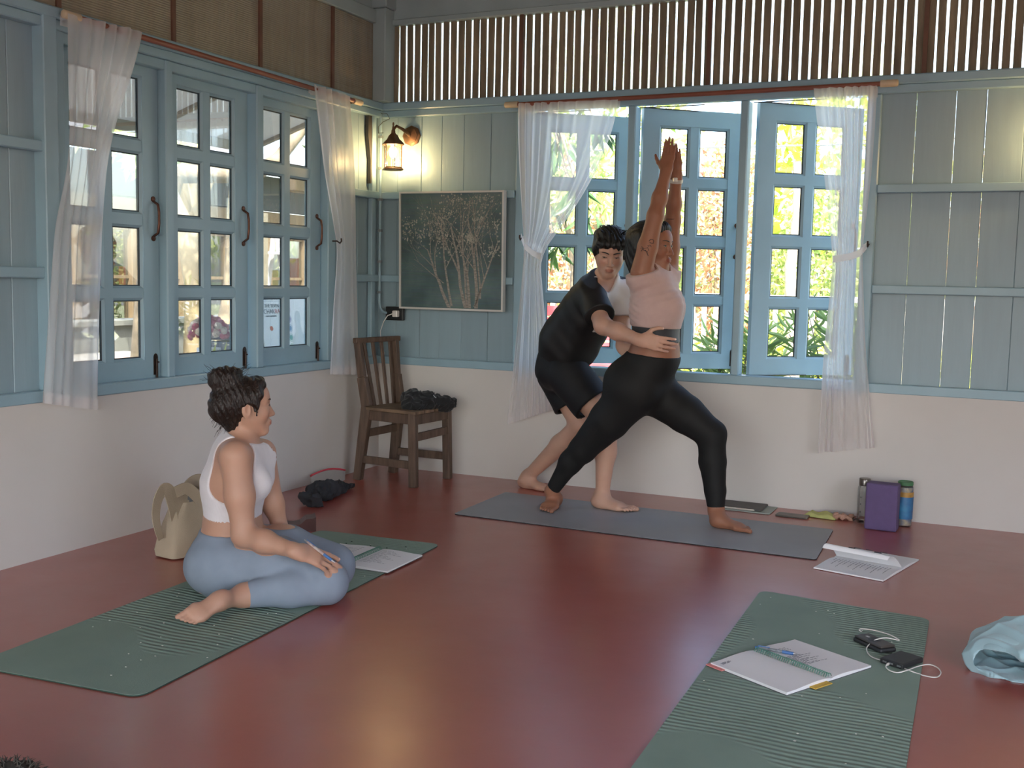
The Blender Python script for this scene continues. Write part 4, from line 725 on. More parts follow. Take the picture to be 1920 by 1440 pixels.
def pen(p, q, label, cols, r=.0052):
    p, q = V3(p), V3(q); t = empty('ballpoint_pen', tuple(q)); tag(t, label, 'pen'); o = q; d = nrm(p-q); L = np.linalg.norm(p-q); f = lambda s: q-o+d*L*s
    MB().tube([f(0), f(.08), f(.10)], [.0012, r*.7, r*.95], 10).build('tip', mat('steel tip', '#b9babd', rough=.3, metallic=.8), t, smooth=40); MB().tube([f(.10), f(.36)], [r*1.05, r*1.05], 10).build('grip', cols[0], t, smooth=40); MB().tube([f(.36), f(.90)], [r, r], 10).build('barrel', cols[1], t, smooth=40)
    MB().tube([f(.90), f(1.0)], [r*.8, r*.7], 10).build('button', cols[2], t, smooth=40); n = nrm(np.cross(d, (0, 0, 1))); u = np.cross(n, d); u = u if u[2] > 0 else -u; MB().bar(f(.66)+u*r*1.25, f(.93)+u*r*1.25, .003, .0022, up=tuple(u)).build('pocket_clip', cols[0], t); return t
m_blue = mat('blue plastic', '#4a76b0', rough=.35); m_clear = mat('grey white barrel', '#9fa3a6', rough=.3, var=.4, scale=60, col2='#4a4d50')
pen(PZ(1416, 1213, .026), PZ(1496, 1227, .024), 'blue ballpoint pen lying across the right notebook', (m_blue, m_clear, m_blue))
# open booklet near the grey mat
bc = (PZ(1532, 1066, .008)+PZ(1716, 1047, .008)+PZ(1665, 1091, .008)+PZ(1592, 1024, .008))/4; e1 = PZ(1665, 1091, .008)-PZ(1532, 1066, .008); brz = math.atan2(e1[1], e1[0])
bk = empty('open_booklet', (bc[0], bc[1], 0), brz-math.pi/2*0); tag(bk, 'open printed booklet with a lifted page beside the grey mat', 'booklet'); rg = np.random.default_rng(14); bw, bl = .225, .297
for sgn in (1, -1):
    b, top = page_block(bw, bl, .008, sgn, .006); M_ = Matrix.Rotation(math.pi/2, 4, 'Z'); pg = b.build('pages', m_page, bk, smooth=40); pg.rotation_euler = (0, 0, math.pi/2)
    print_lines(top, bw, bl, sgn, [(.12, .3+.1*((i*3) % 5), .42-.05*i) for i in range(17)] if sgn < 0 else [(.55, .62, .3), (.2, .3, -.1), (.5, .56, -.2), (.1, .2, -.35)], rg, m_ink, pg)
P = np.zeros((12, 8, 3))
for i in range(12):
    s = i/11
    for j in range(8): q = j/7; P[i, j] = (-bl/2+.012-.06*s*.6+bl*.96*q, .0-.10*math.sin(s*1.5)*.9+.01*s, .016+.055*math.sin(s*2.6)*(1-.15*q)+.016*s)
lp_ = MB().grid(P).build('lifted_page', m_page, bk, smooth=180); b = MB()
for k in range(7):
    i = 4+k % 4; x0 = -.07+.028*k
    b.add([(x0, P[i, 0, 1], P[i, 0, 2]+.0035), (x0+.035, P[i, 0, 1]+.001, P[i, 0, 2]+.0035), (x0+.03, P[i+1, 0, 1], P[i+1, 0, 2]+.0035), (x0+.004, P[i+1, 0, 1], P[i+1, 0, 2]+.0035)], [(0, 1, 2, 3)])
b.build('figure_sketch', mat('dark sketch ink', '#5b5a5e', rough=.8), lp_)

# ------------------------------------------------------------------ power banks, cable, block, bottles
m_pb = mat('black soft plastic', '#2b2c2e', rough=.5, var=.1); m_pb2 = mat('brown black plastic', '#453f3b', rough=.45, var=.1)
a, b = PZ(1612, 1196, .012), PZ(1668, 1222, .012); pb = empty('power_bank', tuple((a+b)/2*[1, 1, 0]+V3((0, 0, .0055))), math.atan2((b-a)[1], (b-a)[0])); tag(pb, 'chunky dark brown power bank with a ring on top', 'power bank')
MB().box((-.060, -.030, 0), (.060, .030, .014)).build('case', m_pb, pb, bevel=.006, seg=2); MB().box((-.057, -.027, .014), (.057, .027, .021)).build('lid', m_pb2, pb, bevel=.004, seg=2); MB().lathe([(.017, .0205), (.019, .0205), (.019, .0216), (.017, .0216)], (.0, 0, 0), 24).build('ring_mark', m_pb, pb, smooth=40); MB().box((-.035, -.004, .0205), (-.022, .003, .0215)).build('logo_mark', mat('pale logo', '#cfcdc8', rough=.4), pb)
a, b = PZ(1665, 1248, .012), PZ(1715, 1230, .012); pb2 = empty('power_bank', tuple((a+b)/2*[1, 1, 0]+V3((0, 0, .0055))), math.atan2((b-a)[1], (b-a)[0])); tag(pb2, 'flat black power bank with the white cable plugged in', 'power bank')
MB().box((-.052, -.036, 0), (.052, .036, .016)).build('case', m_pb, pb2, bevel=.004, seg=2); 
for y in (-.024, .0, .020): MB().box((-.0528, y-.006, .006), (-.0515, y+.006, .0105)).build('port', mat('steel port', '#a9abad', rough=.3, metallic=.7), pb2)
pb.scale = (1.14,)*3; pb2.scale = (1.14,)*3
cable = [(1615, 1184, .03), (1611, 1181, .032), (1616, 1179, .034), (1640, 1182, .036), (1668, 1190, .038), (1686, 1200, .034), (1678, 1199, .032), (1660, 1196, .034), (1641, 1200, .030), (1628, 1210, .018), (1625, 1219, .010), (1632, 1230, .009), (1649, 1237, .009), (1668, 1240, .012), (1700, 1255, .009), (1730, 1266, .004), (1755, 1270, .004), (1764, 1262, .004), (1758, 1252, .006), (1742, 1246, .008), (1722, 1249, .009), (1700, 1257, .014), (1683, 1261, .011), (1668, 1257, .010), (1661, 1250, .012), (1664, 1246, .014)]
pts = [PZ(*q) for q in cable]; sm_ = []
for i in range(len(pts)-1):
    p0, p1, p2, p3 = pts[max(i-1, 0)], pts[i], pts[i+1], pts[min(i+2, len(pts)-1)]
    for k in range(6): t = k/6; sm_.append(.5*((2*p1)+(-p0+p2)*t+(2*p0-5*p1+4*p2-p3)*t*t+(-p0+3*p1-3*p2+p3)*t**3))
cb = empty('charging_cable', tuple(sm_[-1])); tag(cb, 'thin white charging cable looped around the power banks', 'cable'); MB().tube([p-sm_[-1] for p in sm_], .0019, 7).build('cord', MATS['white plastic'], cb, smooth=180); MB().tube([p-sm_[-1] for p in (sm_[-1], sm_[-1]+(sm_[-1]-sm_[-4]))], .0042, 8).build('plug', MATS['white plastic'], cb, smooth=40)
bl_ = empty('yoga_block', (3.073, -.262, 0), math.radians(-3)); tag(bl_, 'purple foam yoga block standing on end by the wall', 'yoga block'); MB().box((-.076, -.045, .001), (.076, .045, .232)).build('foam', mat('purple foam', '#62507a', rough=.75, var=.06, scale=30, bump=.1, bscale=300), bl_, bevel=.008, seg=2)
m_water = glass_mat('clear bottle glass', (.98, .99, .985, 1), .5)
bt = empty('glass_bottle', (2.972, -.15, 0)); tag(bt, 'clear glass water bottle with steel cap left of the purple block', 'bottle'); MB().lathe([(.001, .004), (.030, .001), (.033, .006), (.033, .175), (.031, .186), (.026, .192), (.026, .198), (.0255, .198), (.0255, .19), (.0305, .183), (.0315, .17), (.0315, .012), (.001, .012)], n=24).build('glass', m_water, bt, smooth=40)
MB().lathe([(.001, .192), (.0275, .192), (.0285, .196), (.0285, .226), (.026, .229), (.001, .229)], n=24).build('cap', mat('brushed steel', '#8f8a84', rough=.3, metallic=.9), bt, smooth=40); MB().lathe([(.001, .013), (.031, .013), (.031, .155), (.001, .155)], n=24).build('water', glass_mat('water', (.985, .99, .99, 1), .12), bt, smooth=40)
for i, z in enumerate((.06, .10, .135)): MB().add([(-.012+.004*math.cos(k*1.57), -.0345, z+.006*math.sin(k*1.57)) for k in range(4)], [(0, 1, 2, 3)]).build('leaf_print', mat('grey bottle print', '#6f6f70', rough=.6), bt)
jr = empty('plastic_jar', (3.165, -.125, 0)); tag(jr, 'clear jar with green lid and blue label right of the purple block', 'jar'); MB().lathe([(.001, .002), (.036, .002), (.039, .008), (.040, .19), (.036, .205), (.034, .212)], n=24).build('glass', m_water, jr, smooth=40)
MB().lathe([(.001, .210), (.037, .210), (.037, .226), (.034, .228), (.033, .224), (.001, .223)], n=24).build('lid', mat('green lid', '#4f8058', rough=.5), jr, smooth=40); MB().lathe([(.0405, .04), (.0408, .042), (.0412, .15), (.0405, .152)], n=24).build('label', mat('blue label', '#2d4a86', rough=.5, var=.5, scale=14, col2='#3e86b0'), jr, smooth=40); MB().lathe([(.0405, .152), (.0405, .154), (.0408, .175), (.0405, .176)], n=24).build('label_band', mat('yellow label band', '#c99a4e', rough=.5, var=.3, scale=30), jr, smooth=40); MB().lathe([(.001, .01), (.036, .01), (.037, .20), (.001, .20)], n=20).build('contents', mat('jar contents', '#b7a88c', rough=.8, var=.5, scale=40, col2='#5a6f8f'), jr, smooth=40)
# tablet on a folder, phone, pouch
fo = empty('paper_folder', (2.36, -.115, 0), math.radians(-1)); tag(fo, 'pale grey green folder under the dark tablet by the wall', 'folder'); MB().box((-.14, -.10, .001), (.155, .10, .006)).build('sleeve', mat('pale grey green card', '#a9b3ad', rough=.6), fo, bevel=.002)
tb = empty('tablet', (2.325, -.105, .0062), math.radians(-1)); tag(tb, 'dark grey tablet lying on the folder behind the front foot', 'tablet'); MB().box((-.14, -.08, 0), (.14, .085, .012)).build('case', mat('dark grey case', '#4e4b49', rough=.5), tb, bevel=.004, seg=2)
pc_ = empty('stylus', (2.345, -.180, .014)); tag(pc_, 'white stylus on the front edge of the tablet', 'stylus'); MB().tube([(-.085, 0, 0), (.075, 0, 0), (.085, 0, 0)], [.0045, .0045, .001], 8).build('shaft', mat('ivory plastic', '#dcd5ca', rough=.4), pc_, smooth=40); pc_.location = (2.345, -.190, .0108)
phn = empty('phone', tuple((PZ(1455, 966, 0)+PZ(1515, 973, 0))/2+V3((0, .012, .0))), math.radians(-2)); tag(phn, 'grey brown phone lying flat near the wall', 'phone'); MB().box((-.082, -.038, .0), (.082, .038, .011)).build('case', mat('taupe case', '#6e655d', rough=.4), phn, bevel=.005, seg=2); MB().box((-.078, -.0385, .003), (.07, -.0375, .007)).build('edge', mat('dark rim', '#38322f', rough=.3), phn)
pu = empty('cloth_pouch', (2.76, -.12, 0), math.radians(-8)); tag(pu, 'pale lime cloth pouch lying beside the phone', 'pouch'); P = np.zeros((10, 14, 3)); rg = np.random.default_rng(8)
top_ = MB()
for s in (0, 1):
    for i in range(10):
        for j in range(14): x = -.085+.17*j/13; y = -.05+.10*i/9; e = min(1, 4*min(i/9, 1-i/9, j/13*1.6, (1-j/13)*1.6)); P[i, j] = (x+.012*(i/9), y, .001 if s == 0 else .002+.026*e*(.75+.25*math.sin(x*70+y*40))+.004*math.sin(y*120))
    (top_.grid(P[::-1]) if s == 0 else top_.grid(P))
top_.build('cloth', mat('lime cloth', '#c3c57e', rough=.85, var=.15, scale=20), pu, smooth=180)
ti = empty('hair_tie', (2.872, -.135, 0)); tag(ti, 'crumpled peach hair tie with dark trim beside the lime pouch', 'hair tie')
b = MB(); b.tube([(.035*math.cos(t)+.01*math.cos(3*t), .022*math.sin(t), .016+.008*math.sin(5*t)) for t in np.linspace(0, 2*math.pi, 28, endpoint=False)], [.011+.003*math.sin(i*1.7) for i in range(28)], 8, closed=True); b.build('band', mat('peach cloth', '#c79a86', rough=.8, var=.2, scale=60), ti, smooth=180); MB().tube([(.05, 0, .004), (.065, .012, .01), (.085, .0, .006), (.10, -.008, .004), (.08, -.018, .004)], .004, 6).build('cord', mat('dark brown cord', '#3b2622', rough=.8), ti, smooth=180)
# small curved wooden block behind the seated person
wbk = PZ(549, 998, 0); wb_ = empty('curved_wooden_block', (wbk[0]-.03, wbk[1]+.05, 0), math.radians(38)); tag(wb_, 'small brown curved wooden rest behind the seated person', 'wooden block'); pf = [(-.10, .058), (-.07, .046), (-.03, .032), (.0, .030), (.03, .036), (.045, .050), (.055, .058), (.085, .060), (.10, .066)]
MB().prism([(-.10, .0), (.10, .0)]+[p for p in pf[::-1]], -.05, .05, f=lambda a, b, c: (a, -c, b)).build('block', mat('dark red brown wood', '#5e3b36', rough=.4, var=.2, scale=6, stretch=(1, 6, 1)), wb_, smooth=30)

# ------------------------------------------------------------------ people: smooth implicit bodies polygonised into one mesh each
class Prim:
    __slots__ = ('a', 'b', 'ra', 'rb', 'F', 'k', 'sub', 'name', 'seg')
    def __init__(s, a, b, ra, rb, side, k, sub, name):
        s.a = V3(a); s.b = V3(b); s.seg = np.linalg.norm(s.b-s.a) > 1e-6
        ra = V3(ra) if hasattr(ra, '__len__') else V3((ra, ra, ra)); rb = V3(rb) if hasattr(rb, '__len__') else V3((rb, rb, rb))
        s.ra = ra; s.rb = rb; ax = nrm(s.b-s.a) if s.seg else V3((0, 0, 1))
        if isinstance(side, np.ndarray) and side.shape == (3, 3): s.F = side
        else:
            sd = V3(side) if side is not None else (V3((1, 0, 0)) if abs(ax[0]) < .8 else V3((0, 1, 0)))
            sd = sd-ax*np.dot(sd, ax); sd = nrm(sd); s.F = np.stack([sd, np.cross(ax, sd), ax])
        s.k = k; s.sub = sub; s.name = name
    def d(s, P):
        P = P.astype(np.float32, copy=False); f32 = np.float32; q = P-s.a.astype(f32); es = lambda e: np.sqrt(np.einsum('ij,ij->i', e, e))
        if s.seg:
            ba = s.b-s.a; t = np.clip(q@(ba/np.dot(ba, ba)).astype(f32), 0, 1); q = q-t[:, None]*ba.astype(f32)
        if s.ra[0] == s.ra[1] == s.ra[2] and s.rb[0] == s.rb[1]: return es(q)-(f32(s.ra[0])+t*f32(s.rb[0]-s.ra[0]) if s.seg else f32(s.ra[0]))
        q = q@s.F.T.astype(f32); r = s.ra.astype(f32)+t[:, None]*(s.rb-s.ra).astype(f32) if s.seg else s.ra.astype(f32)
        e = q/r; k0 = es(e); k1 = es(e/r)
        return np.where(k0 < 1e-4, -f32(np.min(s.ra)), k0*(k0-1)/np.maximum(k1, f32(1e-6)))

def smin(a, b, k):
    if k <= 0: return np.minimum(a, b)
    h = np.maximum(k-np.abs(a-b), 0)/k; return np.minimum(a, b)-h*h*k*.25

class Sdf:
    def __init__(s): s.g = []; s.by = {}
    def group(s, k=.01): s.g.append(([], k)); return s
    def seg(s, a, b, ra, rb=None, k=.02, side=None, sub=False, name=''):
        rb = ra if rb is None else rb
        if hasattr(ra, '__len__') and len(ra) == 2: ra = (ra[0], ra[1], min(ra))
        if hasattr(rb, '__len__') and len(rb) == 2: rb = (rb[0], rb[1], min(rb))
        p = Prim(a, b, ra, rb, side, k, sub, name); s.g[-1][0].append(p); s.by.setdefault(name, []).append(p); return s
    def ell(s, c, r, F=None, k=.02, sub=False, name=''): return s.seg(c, c, r, r, k, F, sub, name)
    def eval(s, P, keep=None):
        D = None
        for prims, gk in s.g:
            d = None
            for p in prims:
                if keep is not None and p not in keep: continue
                dp = p.d(P)
                if d is None:
                    if p.sub: continue
                    d = dp
                elif p.sub: d = -smin(-d, dp, p.k)
                else: d = smin(d, dp, p.k)
            if d is None: continue
            D = d if D is None else smin(D, d, gk)
        return np.full(len(P), 1.0) if D is None else D
    def all(s): return [p for g, _ in s.g for p in g]

def surface(sdf, h, off=0.0, post=None, n=12, pad=.03):
    """surface nets over the blocks the surface passes through -> verts, quads"""
    pr = sdf.all(); lo = np.min([np.minimum(p.a-p.ra.max(), p.b-p.rb.max()) for p in pr if not p.sub], 0)-pad-off; hi = np.max([np.maximum(p.a+p.ra.max(), p.b+p.rb.max()) for p in pr if not p.sub], 0)+pad+off
    B = n*h; nb = np.ceil((hi-lo)/B).astype(int); idx = np.stack(np.meshgrid(*[np.arange(k) for k in nb], indexing='ij'), -1).reshape(-1, 3)
    C = lo+(idx+.5)*B; R = B*math.sqrt(3)/2; dc = sdf.eval(C)-off; act = np.abs(dc) < R*1.35+.02+(.03 if post else 0); idx = idx[act]; C = C[act]
    pd = {p: p.d(C) for p in pr}; gk_ = {p: k for g, k in sdf.g for p in g}
    loc = np.stack(np.meshgrid(*[np.arange(n+1)]*3, indexing='ij'), -1).reshape(-1, 3)
    cells = []; pos = []; ed = [[], [], []]; es = [[], [], []]
    S = np.int64(1 << 20)
    key = lambda q: (q[:, 0].astype(np.int64)*S+q[:, 1])*S+q[:, 2]
    for bi in range(len(idx)):
        keep = {p for p in pr if pd[p][bi] < R*1.15+max(p.k, gk_[p])+off+.012}
        if not keep: continue
        base = idx[bi]*n; G = base+loc; P = lo+G*h; d = sdf.eval(P, keep)-off
        if post is not None: d = post(P, d)
        d = d.reshape(n+1, n+1, n+1); s = d < 0
        if s.all() or not s.any(): continue
        c8 = [s[i:n+i, j:n+j, k:n+k] for i in (0, 1) for j in (0, 1) for k in (0, 1)]; cnt = sum(c.astype(np.int8) for c in c8); m = (cnt > 0) & (cnt < 8)
        ci = np.argwhere(m)
        if len(ci) == 0: continue
        acc = np.zeros((len(ci), 3)); num = np.zeros(len(ci)); dv = lambda o: d[ci[:, 0]+o[0], ci[:, 1]+o[1], ci[:, 2]+o[2]]
        for ax in range(3):
            for u in (0, 1):
                for v in (0, 1):
                    o = [0, 0, 0]; o[(ax+1) % 3] = u; o[(ax+2) % 3] = v; o2 = list(o); o2[ax] = 1; a = dv(o); b = dv(o2); cr = (a < 0) != (b < 0); t = np.where(cr, a/np.where(cr, a-b, 1), 0)
                    pt = np.tile(np.array(o, float), (len(ci), 1)); pt[:, ax] = t; acc += pt*cr[:, None]; num += cr
        cells.append(base+ci); pos.append(lo+(base+ci+acc/num[:, None])*h)
        for ax in range(3):
            sl0 = [slice(0, n)]*3; sl1 = [slice(0, n)]*3; sl1[ax] = slice(1, n+1); a = s[tuple(sl0)]; b = s[tuple(sl1)]; e = np.argwhere(a != b)
            if len(e): ed[ax].append(base+e); es[ax].append(a[e[:, 0], e[:, 1], e[:, 2]])
    cells = np.concatenate(cells); pos = np.concatenate(pos); ck = key(cells); o = np.argsort(ck); ck = ck[o]; pos = pos[o]; quads = []
    for ax in range(3):
        if not ed[ax]: continue
        e = np.concatenate(ed[ax]); sg = np.concatenate(es[ax]); q = []
        ok = np.ones(len(e), bool)
        for du, dv_ in ((0, 0), (1, 0), (1, 1), (0, 1)):
            c = e.copy(); c[:, (ax+1) % 3] -= du; c[:, (ax+2) % 3] -= dv_; kk = key(c); i = np.clip(np.searchsorted(ck, kk), 0, len(ck)-1); ok &= ck[i] == kk; q.append(i)
        q = np.stack(q, 1); q[~sg] = q[~sg][:, ::-1]; quads.append(q[ok])
    return pos, np.concatenate(quads)

def relax(v, f, it=1, lam=.5):
    e = np.concatenate([f[:, [0, 1]], f[:, [1, 2]], f[:, [2, 3]], f[:, [3, 0]]]); i = np.concatenate([e[:, 0], e[:, 1]]); j = np.concatenate([e[:, 1], e[:, 0]])
    cnt = np.bincount(i, minlength=len(v))[:, None]
    for _ in range(it):
        s = np.stack([np.bincount(i, v[j, k], len(v)) for k in range(3)], 1); v = v+lam*(s/np.maximum(cnt, 1)-v)
    return v
def vnormals(v, f):
    n = np.cross(v[f[:, 2]]-v[f[:, 0]], v[f[:, 3]]-v[f[:, 1]]); N = np.stack([np.bincount(f.ravel(), np.repeat(n[:, k], 4), len(v)) for k in range(3)], 1)
    return N/np.maximum(np.linalg.norm(N, axis=1), 1e-9)[:, None]
def skin_mesh(name, sdf, h, mats, parent=None, off=0, post=None, matfn=None, disp=None, it=2, colfn=None):
    v, f = surface(sdf, h, off, post); v = relax(v, f, it)
    if disp is not None: v = v+vnormals(v, f)*disp(v)[:, None]
    mats = mats if isinstance(mats, list) else [mats]; o = fast_mesh(name, v, f, mats[0], parent, True)
    for m in mats[1:]: o.data.materials.append(m)
    if matfn is not None: o.data.polygons.foreach_set('material_index', matfn(v[f].mean(1)).astype(np.int32))
    if colfn is not None:
        c = o.data.color_attributes.new('tint', 'FLOAT_COLOR', 'POINT'); c.data.foreach_set('color', np.concatenate([colfn(v), np.ones((len(v), 1))], 1).astype(np.float32).ravel())
    return o
def clip(pt, nr, rad=9.0):
    pt = V3(pt); nr = nrm(nr)
    def g(P, d):
        pl = (P-pt)@nr
        if rad < 5: return np.where(np.linalg.norm(P-pt, axis=1) < rad, np.maximum(d, pl), d)
        return np.maximum(d, pl)
    return g
def cut(prim):
    def g(P, d): return np.maximum(d, -prim.d(P))
    return g
def chain(*fs):
    def g(P, d):
        for f in fs: d = f(P, d)
        return d
    return g

def skin_mat(name, col, rough=.48):
    m = bpy.data.materials.new(name); m.use_nodes = True; nt = m.node_tree; N = nt.nodes; L = nt.links; b = N['Principled BSDF']
    a = N.new('ShaderNodeVertexColor'); a.layer_name = 'tint'; tc = N.new('ShaderNodeTexCoord'); nz = N.new('ShaderNodeTexNoise'); nz.inputs['Scale'].default_value = 14; nz.inputs['Detail'].default_value = 4; L.new(tc.outputs['Object'], nz.inputs['Vector'])
    mr = N.new('ShaderNodeMapRange'); mr.inputs['To Min'].default_value = .9; mr.inputs['To Max'].default_value = 1.08; L.new(nz.outputs['Fac'], mr.inputs['Value'])
    mx = N.new('ShaderNodeMix'); mx.data_type = 'RGBA'; mx.blend_type = 'MULTIPLY'; mx.inputs[0].default_value = 1; mx.inputs[6].default_value = srgb(col); L.new(a.outputs[0], mx.inputs[7])
    vm = N.new('ShaderNodeVectorMath'); vm.operation = 'SCALE'; L.new(mx.outputs[2], vm.inputs[0]); L.new(mr.outputs[0], vm.inputs['Scale']); L.new(vm.outputs[0], b.inputs['Base Color'])
    b.inputs['Roughness'].default_value = rough; b.inputs['Subsurface Weight'].default_value = .12; b.inputs['Subsurface Radius'].default_value = (.012, .005, .003); b.inputs['Subsurface Scale'].default_value = .6; b.inputs['Specular IOR Level'].default_value = .4
    n2 = N.new('ShaderNodeTexNoise'); n2.inputs['Scale'].default_value = 220; L.new(tc.outputs['Object'], n2.inputs['Vector']); bp = N.new('ShaderNodeBump'); bp.inputs['Strength'].default_value = .08; bp.inputs['Distance'].default_value = .003; L.new(n2.outputs['Fac'], bp.inputs['Height']); L.new(bp.outputs[0], b.inputs['Normal'])
    return m

def frame(fwd, up):
    f = nrm(fwd); u = V3(up)-f*np.dot(V3(up), f); u = nrm(u); r = np.cross(f, u); return r, f, u          # r = the person's right

class Head:
    """face looking along fwd; local coordinates (right, forward, up) in metres for a 0.225 m tall head"""
    def __init__(s, c, fwd, up, sc=1.0): s.c = V3(c); s.r, s.f, s.u = frame(fwd, up); s.s = sc; s.F = np.stack([s.r, s.f, s.u])
    def p(s, x, y, z): return s.c+(s.r*x+s.f*y+s.u*z)*s.s
    def loc(s, P): return (P-s.c)@s.F.T/s.s
    def add(s, B, male=False):
        k = s.s; P = s.p; E = lambda c, r, kk, sub=False: B.ell(P(*c), V3(r)*k, s.F, kk*k, sub, 'head'); G = lambda a, b, ra, rb, kk, sub=False: B.seg(P(*a), P(*b), ra*k, rb*k, kk*k, None, sub, 'head')
        E((0, -.014, .030), (.072, .092, .083), .0)
        E((0, .030, -.022), (.058, .060, .070), .03)
        jw = .054 if male else .050
        for x in (-1, 1):
            G((x*jw, .0, -.038), (x*.018, .066, -.096), .017, .015, .03)
            E((x*.037, .056, -.026), (.024, .026, .026), .025)
            G((x*.046, .068, .021), (x*.012, .087, .017), .009, .009 if male else .007, .016)
        E((0, .068, -.098), (.020, .016, .014), .02)
        E((0, .050, .045), (.056, .044, .040), .03)
        for x in (-1, 1): E((x*.031, .104, .001), (.019, .020, .013), .016, True)
        for x in (-1, 1): E((x*.031, .0765, .0), (.0150, .0135, .0120), .006)
        G((0, .086, .010), (0, .106, -.034), .0072, .0095, .012)
        E((0, .107, -.037), (.0095, .009, .008), .008)
        for x in (-1, 1): E((x*.012, .096, -.040), (.0075, .008, .0065), .008)
        E((0, .080, -.066), (.026, .016, .017), .014)
        E((0, .0945, -.0615), (.021, .0065, .0048), .006); E((0, .0935, -.0725), (.0185, .0072, .0055), .006)
        for x in (-1, 1):
            E((x*.073, -.010, -.008), (.007, .019, .030), .010); E((x*.080, -.004, -.006), (.006, .010, .018), .004, True)
    def surf(s, B, x, z):
        """forward distance of the face surface at local (x, z)"""
        y = np.arange(.13, .0, -.0008); P = np.array([s.p(x, yy, z) for yy in y]); d = B.eval(P, s.keep); i = np.argmax(d < 0); return y[i]
    def tint(s, v, lip=(.86, .55, .52)):
        q = s.loc(v); t = np.ones((len(v), 3))
        m = (((q[:, 0]/.0225)**2+((q[:, 2]+.067)/.0105)**2) < 1) & (q[:, 1] > .078) & (q[:, 1] < .12); t[m] = lip
        ck = np.exp(-(((np.abs(q[:, 0])-.040)/.018)**2+((q[:, 2]+.030)/.016)**2)) * (q[:, 1] > .03); t *= 1-ck[:, None]*np.array([0, .10, .08]); return t
    keep = None
    def face(s, B, parent, brow_m, white_m, iris_m, look=0.0, bw=1.0, eyes=(-1, 1), open_=1.0):
        s.keep = {p for p in B.all() if p.name == 'head'}
        for x in eyes:
            # eye: almond of white with iris and lash line, seated on the lid
            pts = []; n = 14; 
            def sp(dx, dz, o): X = x*.031+dx; return s.p(X, s.surf(B, X, dz)+o/s.s, dz)
            m = MB(); c = sp(0, -.001, .0012); ring = []
            for j in range(n):
                a = 2*math.pi*j/n; dx = .0125*math.cos(a); dz = -.001+(.0048*open_ if math.sin(a) > 0 else .0034*open_)*math.sin(a)+x*dx*.06; ring.append(sp(dx, dz, .0007))
            m.add([c]+ring, [(0, 1+j, 1+(j+1) % n) for j in range(n)]); e = m.build('eye', white_m, parent, smooth=180)
            m = MB(); c = sp(look, -.0006, .0019); rg_ = [sp(look+.0046*math.cos(2*math.pi*j/10), -.0006+.0040*open_*math.sin(2*math.pi*j/10), .0015) for j in range(10)]; m.add([c]+rg_, [(0, 1+j, 1+(j+1) % 10) for j in range(10)]); m.build('iris', iris_m, e, smooth=180)
            m = MB(); m.tube([sp(dx, -.001+.0050*open_*math.sqrt(max(0, 1-(dx/.0135)**2))+x*dx*.06, .0008) for dx in np.linspace(-.0135, .0135, 9)], [.0006, .0011, .0013, .0014, .0014, .0014, .0013, .0011, .0006], 5); m.build('lash_line', brow_m, e, smooth=180)
            m = MB(); xs = np.linspace(.010, .050, 9); m.tube([s.p(x*q, s.surf(B, x*q, zz)+.0004, zz) for q, zz in zip(xs, .0195+.0055*np.sin((xs-.010)/.040*math.pi*.78))], np.array([.0014, .0026, .0030, .0030, .0028, .0026, .0022, .0016, .0008])*bw, 6); m.build('eyebrow', brow_m, parent, smooth=180)

def hand(B, w, f, n, s, sc=1.0, curl=(.2, .25, .3, .35), spread=.06, thumb=(.7, .35, .2), k=.007, base=.0, name='hand'):
    """w wrist, f finger direction, n direction the palm faces, s direction of the thumb side"""
    w = V3(w); f = nrm(f); n = V3(n)-f*np.dot(n, f); n = nrm(n); s = V3(s)-f*np.dot(s, f)-n*np.dot(s, n); s = nrm(s)
    p = lambda a, b, c: w+(f*a+s*b+n*c)*sc
    B.seg(p(-.015, 0, 0), p(.02, .0, 0), (.026*sc, .019*sc), (.031*sc, .016*sc), .02, s, name=name)
    B.seg(p(.02, .002, 0), p(.080, .0, 0), (.031*sc, .0155*sc), (.038*sc, .0125*sc), .015, s, name=name)
    B.seg(p(.025, .022, .006), p(.055, .030, .008), .014*sc, .012*sc, .014, name=name)
    L = [(.043, .026, .020), (.047, .030, .022), (.044, .028, .021), (.034, .021, .018)]; off = (.029, .010, -.010, -.028)
    tips = []
    for i in range(4):
        a = p(.083-(.008 if i == 3 else 0)-(.003 if i == 0 else 0), off[i], 0); ang = base; sp_ = spread*(1.5-i)/1.5; r0 = (.0088, .0090, .0087, .0077)[i]*sc
        for j in range(3):
            ang += curl[i]*(1, 1.15, .8)[j]; d = nrm((f*math.cos(sp_)+s*math.sin(sp_))*math.cos(ang)+n*math.sin(ang)); b = a+d*L[i][j]*sc
            B.seg(a, b, r0*(1-.08*j), r0*(1-.08*(j+1)), k if j == 0 else .004, name=name); a = b
        tips.append((a, d, r0*.76))
    a = p(.022, .028, .006); d1, d2, d3 = thumb
    d = nrm(f*math.cos(d1)+s*math.sin(d1)+n*.25); b = a+d*.040*sc; B.seg(a, b, .0125*sc, .0105*sc, .012, name=name)
    d = nrm(f*math.cos(d1-d2)+s*math.sin(d1-d2)+n*(.25+d3*.5)); c = b+d*.032*sc; B.seg(b, c, .0102*sc, .0092*sc, .004, name=name)
    d = nrm(f*math.cos(d1-d2*1.6)+s*math.sin(d1-d2*1.6)+n*(.25+d3)); e = c+d*.024*sc; B.seg(c, e, .0092*sc, .0074*sc, .004, name=name); tips.append((e, d, .0075*sc))
    return tips, n
